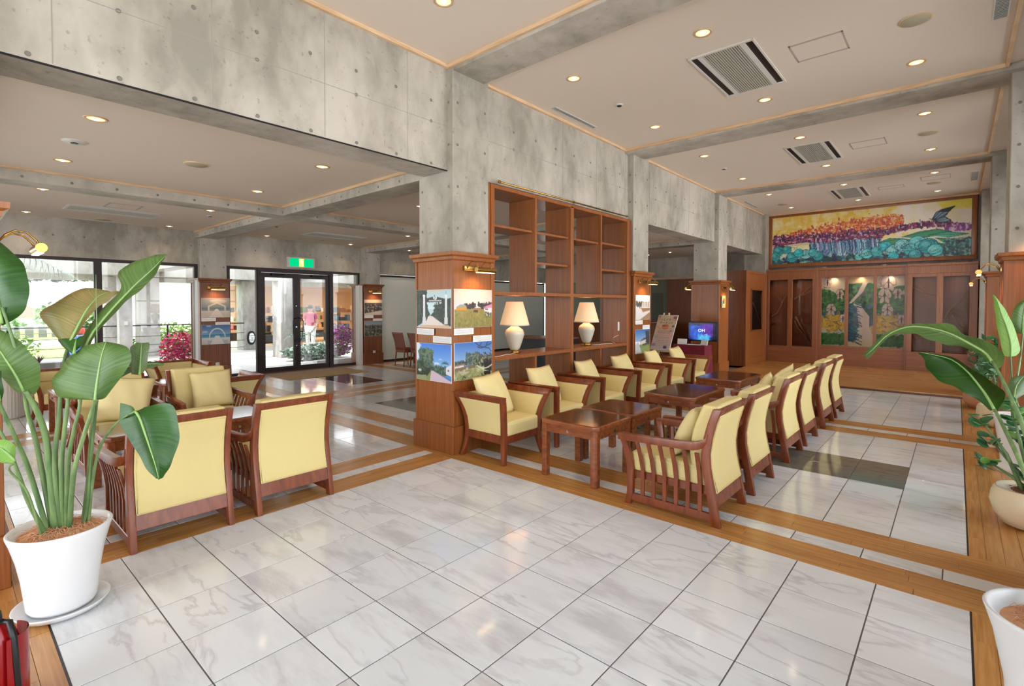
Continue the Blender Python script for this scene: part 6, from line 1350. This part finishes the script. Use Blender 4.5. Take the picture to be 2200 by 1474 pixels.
o = MB().box(-12.04, -12.03, -.36, -.28, 1.1, 1.2).build('wall_switch_box', M['white_metal']); tag(o, 'small white switch box on the dark terrace post', 'switch')
LB = empty('bulkhead_lamp', (-15.53, 4.13, .42), 0, 'oval caged bulkhead lamp low on the terrace pillar left of the doors', 'wall lamp')
MB().ell((0, 0, 0), (.04, .16, .26), 16, 10).build('backplate', M['iron'], LB, smooth=True); MB().ell((.03, 0, 0), (.05, .1, .19), 14, 8).build('glass_globe', M['paper'], LB, smooth=True)
for z in (-.08, 0, .08): MB().tube([(.03, -.11, z), (.09, 0, z), (.03, .11, z)], .008, 5).build('cage_bar', M['iron'], LB)
# railing
RL = empty('terrace_railing', (-14.0, 0, 0), 0, 'thin black iron railing along the terrace edge', 'railing')
for z in (1.02,): MB().tube([(0, -6, z), (0, 3.3, z)], .02, 6).build('top_rail', M['iron'], RL)
for z in (.7, .45, .22): MB().tube([(0, -6, z), (0, 3.3, z)], .008, 5).build('wire', M['iron'], RL)
for y in np.arange(-5.8, 3.4, 1.15): MB().box(-.02, .02, y - .02, y + .02, -.02, 1.02).build('post', M['iron'], RL)
def bush(name, loc, r, n, size, mats, lab, cat, seed, group=None, stemn=5):
    B_ = empty(name, loc, 0, lab, cat, group)
    for k, (mt, fr_) in enumerate(mats): leafy(MB(), (0, 0, r[2] * .95), r, int(n * fr_), size, seed + k * 7, .5).build(['leaves', 'blossoms', 'pale_leaves'][k], mt, B_)
    mb = MB()
    for k in range(stemn): a = k * 2.1 + seed; mb.tube([(0, 0, 0), (r[0] * .3 * math.cos(a), r[1] * .3 * math.sin(a), r[2] * .8), (r[0] * .6 * math.cos(a), r[1] * .6 * math.sin(a), r[2] * 1.4)], [.02, .012, .006], 5)
    mb.build('stems', M['stem'], B_); return B_
pinkm = plain('magenta_bract', rgb(226, 70, 130), .7, var=.2, bscale=20); pink2 = plain('violet_pink_bract', rgb(214, 90, 190), .7, var=.2, bscale=20)
gl1 = plain('garden_leaf', rgb(90, 140, 60), .6, var=.3, bscale=20); gl2 = plain('garden_leaf_bright', rgb(150, 186, 90), .6, var=.3, bscale=20); gl3 = plain('grey_green_foliage', rgb(110, 136, 116), .6, var=.35, bscale=25)
bush('bougainvillea', (-9.9, .28, 0), (.4, .42, .52), 1500, .045, ((gl1, .18), (pinkm, .8)), 'magenta bougainvillea outside the left window next to the pillar', 'flowers', 11)
bush('bougainvillea', (-9.6, -.2, .1), (.18, .3, .14), 300, .04, ((gl1, .3), (pinkm, .7)), 'low magenta blossoms at the window sill, left of the bougainvillea', 'flowers', 12)
bush('bougainvillea', (-9.9, 4.45, .1), (.35, .42, .52), 1400, .04, ((gl1, .4), (pink2, .55)), 'violet pink bougainvillea outside the right door side window', 'flowers', 15)
bush('low_shrub', (-10.6, 4.1, 0), (.5, 1.1, .24), 1900, .06, ((gl3, .6), (gl3, .0), (plain('whitish_leaf', rgb(196, 206, 190), .6), .4)), 'low variegated shrub bed outside the right door leaf', 'shrub', 17)
pm = MB()
for k in range(13):
    a = k * .49; pts = [Vector((0, 0, .45)), Vector((.2 * math.cos(a), .2 * math.sin(a), .75)), Vector((.45 * math.cos(a), .45 * math.sin(a), .62 + .06 * (k % 3)))]; pts = crsp(pts, 4)
    for i in range(1, len(pts)):
        d = (pts[i] - pts[i - 1]).normalized(); sd = d.cross(Vector((0, 0, 1))).normalized()
        for s in (-1, 1): q = pts[i]; e = q + sd * s * .13 + d * .07 - Vector((0, 0, .03)); pm.add([q, q + d * .02, e], [(0, 1, 2)])
PM = empty('small_palm', (-11.2, 3.9, 0), 0, 'small palm in the bed outside the right door leaf', 'plant'); pm.build('fronds', gl3, PM); MB().tube([(0, 0, 0), (0, 0, .46)], .03, 6).build('trunk', M['terracotta'], PM)
KB = struct(MB().box(-9.3, -9.1, 3.3, 6, -.02, .1).build('planter_kerb', M['white_metal']))
for k, (x, y, r, sd, lab, mts) in enumerate(((-15.2, -2.6, (.5, 1.2, .5), 21, 'bright green shrubs behind the railing, left', gl2), (-15.3, .4, (.45, .5, .5), 22, 'green shrubs between the terrace pillars', gl1), (-15.2, 2.1, (.5, .8, .6), 23, 'green shrubs behind the bougainvillea', gl2), (-15.0, -4.6, (.6, 1.0, .5), 24, 'green shrubs at the far left of the terrace edge', gl1))):
    bush('shrub', (x - 1.6, y, -.1), r, 900, .07, ((mts, 1.0),), lab, 'shrub', sd, 'garden shrubs beyond the terrace')
hm = plain('hedge_leaf', rgb(120, 150, 96), .8, var=.3, bscale=4)
for k, (y, lab) in enumerate(((-22, 'pale tree row far left'), (-15, 'pale round tree far beyond the road, left'), (-8, 'pale round tree far beyond the road, middle'), (-2, 'pale round tree far beyond the road, right'), (3.5, 'pale tree beyond the terrace pillars'))):
    T_ = bush('garden_tree', (-44, y, -.35), (2.0, 2.6, [.55, .6, .5, .6, 1.3][k]), 900, .22, ((hm, 1.),), lab, 'tree', 31 + k, 'trees beyond the garden', 3)
FH = empty('far_house', (-56, -2.2, -2.5), 0, 'pale house with red tiled roof far beyond the garden', 'building')
MB().box(-3, 3, -4.5, 4.5, 0, 3.2).build('wall', plain('house_wall', rgb(232, 234, 236), .9), FH); MB().prism([(-5.2, 3.2), (5.2, 3.2), (3.2, 4.3), (-3.2, 4.3)], 'x', -3.4, 3.4).build('roof', plain('red_roof', rgb(176, 130, 120), .8), FH); MB().tube([(0, 0, 4.2), (0, 0, 6.0)], .15, 6).build('spire', M['iron'], FH)
for k in range(4): MB().box(2.98, 3.02, -3.6 + k * 2.2, -2.6 + k * 2.2, .9, 2.1).build('window', plain('far_glass', rgb(130, 150, 160), .3), FH)
FN = empty('garden_fence', (-38, 0, -.35), 0, 'dark fence along the road beyond the garden', 'fence')
MB().box(-.05, .05, -30, 3, .2, .24).box(-.05, .05, -30, 3, .58, .62).build('rail', plain('fence_wood', rgb(120, 116, 112), .9), FN)
for k in range(55): MB().box(-.04, .04, -30 + k * .6, -29.62 + k * .6, 0, .68).build('slat', bpy.data.materials['fence_wood'], FN)
LPs = empty('garden_lamp_post', (-25, -1.9, -.35), 0, 'pale blue grey post standing in the garden', 'post'); MB().tube([(0, 0, 0), (0, 0, 2.6)], .09, 8).build('pole', M['white_metal'], LPs); MB().box(-.15, .15, -.15, .15, 2.6, 2.7).build('cap', M['white_metal'], LPs)
bl = empty('blue_ride_on_toy', (-21, -.05, -.35), 0, 'blue and red barrel shaped object in the garden', 'toy'); MB().tube([(0, 0, .0), (0, 0, .8)], .28, 14).build('blue_barrel', plain('toy_blue', rgb(70, 120, 210), .5), bl); MB().ell((0, .1, 1.0), (.18, .18, .18)).build('red_ball', plain('toy_red', rgb(214, 70, 70), .5), bl, smooth=True); MB().ell((0, .0, 1.35), (.2, .25, .2)).build('green_ball', plain('toy_green', rgb(80, 190, 150), .5), bl, smooth=True)
# hanging greenery on the canopy edge and palm fronds
HG = leafy(MB(), (-16.75, -2.2, 2.62), (.3, 3.4, .3), 2600, .09, 41).build('creeper_foliage', plain('creeper', rgb(110, 118, 100), .9, var=.4, bscale=10)); tag(HG, 'creeper foliage hanging along the canopy edge', 'creeper'); HG['kind'] = 'stuff'
PF = empty('palm_tree', (-10.0, -3.1, 0), 0, 'palm whose pale fronds hang in at the top of the left window', 'tree'); MB().tube([(0, 0, 0), (.05, 0, 1.6), (0, .1, 2.6)], [.12, .1, .09], 8).build('trunk', M['terracotta'], PF)
for k in range(9):
    a = -1.2 + k * .55; pts = crsp([Vector((0, .1, 2.6)), Vector((.6 * math.cos(a), .1 + .6 * math.sin(a), 2.68)), Vector((1.3 * math.cos(a), .1 + 1.3 * math.sin(a), 2.3))], 8); mb = MB()
    for i in range(2, len(pts)):
        d = (pts[i] - pts[i - 1]).normalized(); sd = d.cross(Vector((0, 0, 1))).normalized()
        for s in (-1, 1): q = pts[i]; e = q + sd * s * .35 + d * .25 - Vector((0, 0, .12)); mb.add([q, q + d * .03, e], [(0, 1, 2)])
    mb.build('frond', plain('palm_pale', rgb(150, 186, 160), .6) if k == 0 else bpy.data.materials['palm_pale'], PF)
# window sill planter with agaves
PB = empty('window_planter', (-8.75, -2.3, .0), 0, 'grey trough planter with small agaves outside the left window', 'planter'); MB().box(-.18, .18, -.75, .75, .1, .55).build('trough', M['white_metal'], PB)
for y in (-.45, 0, .45):
    mb = MB()
    for k in range(12): a = k * .52; d = Vector((math.cos(a) * .16, math.sin(a) * .16, .16)); sd = Vector((-math.sin(a), math.cos(a), 0)) * .02; mb.add([Vector((0, y, .55)) + sd, Vector((0, y, .55)) - sd, Vector((0, y, .55)) + d], [(0, 1, 2)])
    mb.build('agave', plain('agave_red', rgb(130, 80, 90), .6) if y == -.45 else bpy.data.materials['agave_red'], PB)

# ---- shop behind the terrace
SHX = -17.0
SP = struct(empty('shop_building', (0, 0, 0))); sw = plain('shop_wall', rgb(228, 196, 156), .8); 
MB().box(SHX - 6, SHX, 4.4, 14, 2.6, 3.3).build('fascia', M['conc'], SP); MB().box(SHX - 6, SHX - 5.9, 4.4, 14, 0, 2.6).build('back_wall', sw, SP); MB().box(SHX - 6, SHX, 4.4, 14, -.02, .01).build('shop_floor', sw, SP); MB().box(SHX - 6, SHX, 4.4, 14, 2.55, 2.6).build('shop_ceiling', sw, SP); MB().box(SHX - 6, SHX, 14, 14.1, 0, 2.6).build('side_wall', sw, SP)
for y in (4.4, 5.9, 8.15, 10.2, 12): MB().box(SHX - .04, SHX + .04, y - .04, y + .04, 0, 2.6).build('mullion', M['white_metal'], SP)
for a, b in ((4.44, 5.86), (5.94, 8.11), (8.19, 10.16), (10.24, 11.96)): MB().box(SHX - .004, SHX + .004, a, b, .1, 2.6).build('pane', M['glass'], SP)
for k in range(3): area('shop_lamp', (SHX - 2.5, 5.5 + k * 3, 2.5), (0, 0, 0), 2, 1.5, 60, (1, .8, .55))
itemc = [plain('goods_%d' % i, c_, .6) for i, c_ in enumerate((rgb(226, 220, 206), rgb(196, 120, 70), rgb(70, 76, 90), rgb(170, 60, 60), rgb(120, 150, 170), rgb(214, 170, 110), rgb(50, 48, 50), rgb(150, 170, 120)))]
rr = random.Random(9)
for s, (x, y0, y1) in enumerate(((SHX - .9, 4.7, 6.0), (SHX - 1.4, 6.3, 8.0), (SHX - 1.0, 8.4, 9.8), (SHX - 3.6, 5.0, 7.4), (SHX - 3.6, 7.8, 10.6))):
    H = empty('goods_shelf', (x, 0, 0), 0, ['goods shelf in the shop behind the left door leaf', 'goods shelf in the shop behind the person', 'goods shelf in the shop at the right', 'rear goods shelf in the shop, left', 'rear goods shelf in the shop, right'][s], 'shelf', 'goods shelves in the shop')
    for z in (.5, .9, 1.3): MB().box(-.2, .2, y0, y1, z - .02, z).build('shelf', M['trim'], H)
    for y in (y0, y1 - .03): MB().box(-.2, .2, y, y + .03, 0, 1.6).build('upright', M['trim'], H)
    MB().box(-.2, .2, y0, y1, 0, .35).build('plinth', M['black'], H)
    for z in (.5, .9, 1.3):
        y = y0 + .1; kk = 0
        while y < y1 - .25:
            w_ = rr.uniform(.12, .26); h_ = rr.uniform(.1, .28); o = MB().box(-.1, .14, -w_ / 2, w_ / 2, 0, h_).build('goods_box', itemc[rr.randrange(8)]); o.location = (x, y + w_ / 2, z)
            ci = itemc.index(o.data.materials[0]); kk = kk + 1
            tag(o, f'{["white", "rust brown", "slate", "red", "pale blue", "tan", "black", "sage"][ci]} item, {["first", "second", "third", "fourth", "fifth", "sixth", "seventh", "eighth", "ninth", "tenth", "eleventh", "twelfth", "last"][min(kk, 13) - 1]} from left, {["low", "middle", "upper"][[.5, .9, 1.3].index(z)]} board, {["left front", "middle front", "right front", "rear left", "rear right"][s]} shop shelf', 'goods', f'goods on shop shelf {"abcde"[s]} board {z}'); y += w_ + rr.uniform(.03, .15)
# ---- person in a pink shirt outside the doors
PE = empty('person', (-13.0, 5.113, -.02), math.radians(-42), 'person in a pink short sleeved shirt and pale trousers walking outside the doors', 'person')
def skin_mesh(name, V, Ed, Rd, mat, parent, root=0, sub=2):
    me = bpy.data.meshes.new(name); me.from_pydata(V, Ed, []); o = bpy.data.objects.new(name, me); COL.objects.link(o); o.parent = parent
    m = o.modifiers.new('skin', 'SKIN'); m.use_smooth_shade = True; sv = me.skin_vertices[0].data
    for i, r in enumerate(Rd): sv[i].radius = (r, r) if not isinstance(r, tuple) else r; sv[i].use_root = (i == root)
    s = o.modifiers.new('sub', 'SUBSURF'); s.levels = sub; s.render_levels = sub; me.materials.append(mat); return o
skm = plain('skin', rgb(214, 164, 132), .6)
H_ = 1.6
V = [(0, 0, .86), (0, 0, 1.02), (0, 0, 1.2), (0, 0, 1.32), (.01, 0, 1.4), (.02, 0, 1.47), (.02, 0, 1.55),
     (0, .1, .82), (.06, .1, .45), (.02, .1, .08), (.1, .1, .03), (0, -.1, .82), (-.02, -.1, .44), (-.14, -.1, .1), (-.05, -.1, .04),
     (0, .17, 1.3), (-.02, .23, 1.05), (.1, .2, .88), (.17, .17, .86), (0, -.17, 1.3), (0, -.24, 1.06), (.12, -.2, .95), (.19, -.17, .95)]
Ed = [(0, 1), (1, 2), (2, 3), (3, 4), (4, 5), (5, 6), (0, 7), (7, 8), (8, 9), (9, 10), (0, 11), (11, 12), (12, 13), (13, 14), (3, 15), (15, 16), (16, 17), (17, 18), (3, 19), (19, 20), (20, 21), (21, 22)]
Rd = [(.11, .14), (.09, .12), (.1, .15), (.06, .1), .045, .075, .085, .085, .055, .04, .035, .085, .055, .04, .035, .05, .038, .028, .03, .05, .038, .028, .03]
skin_mesh('body', V, Ed, Rd, skm, PE)
skin_mesh('shirt', [(0, 0, .9), (0, 0, 1.04), (0, 0, 1.2), (0, 0, 1.33), (0, .17, 1.3), (-.01, .21, 1.15), (0, -.17, 1.3), (0, -.22, 1.15)], [(0, 1), (1, 2), (2, 3), (3, 4), (4, 5), (3, 6), (6, 7)], [(.13, .165), (.115, .15), (.12, .17), (.075, .11), .065, .06, .065, .06], plain('pink_shirt', rgb(206, 84, 118), .8), PE)
skin_mesh('trousers', [(0, 0, .9), (0, .1, .82), (.06, .1, .45), (.02, .1, .12), (0, -.1, .82), (-.02, -.1, .44), (-.13, -.1, .13)], [(0, 1), (1, 2), (2, 3), (0, 4), (4, 5), (5, 6)], [(.13, .16), .1, .075, .06, .1, .075, .06], plain('pale_trousers', rgb(226, 222, 214), .8), PE)
MB().ell((.0, 0, 1.57), (.1, .088, .1), 16, 10).build('hair', plain('grey_hair', rgb(90, 82, 78), .8), PE, smooth=True)
MB().ell((.105, 0, 1.5), (.018, .012, .02)).build('nose', skm, PE, smooth=True)
for s in (-1, 1): MB().ell((.09, s * .03, 1.53), (.01, .012, .007)).build('eye', M['black'], PE, smooth=True); MB().ell((.02, s * .088, 1.51), (.02, .01, .03)).build('ear', skm, PE, smooth=True)
MB().box(.088, .098, -.02, .02, 1.45, 1.457).build('mouth', plain('lips', rgb(170, 90, 80), .6), PE)
# gas/utility pipes on the right terrace column
UC = empty('utility_pipes', (-9.6, 5.6, 0), 0, 'grey pipes and boxes on the column outside the right side window', 'pipe'); MB().tube([(0, 0, 0), (0, 0, 2.3)], .05, 8).build('pipe', M['grey_metal'], UC); MB().box(-.1, .1, -.12, .12, .9, 1.15).build('blue_box', itemc[2], UC); MB().tube([(0, -.1, 1.3), (0, -.1, 1.8)], .07, 10).build('meter', M['white_metal'], UC)

for m_ in bpy.data.materials: m_.cycles.emission_sampling = 'NONE'
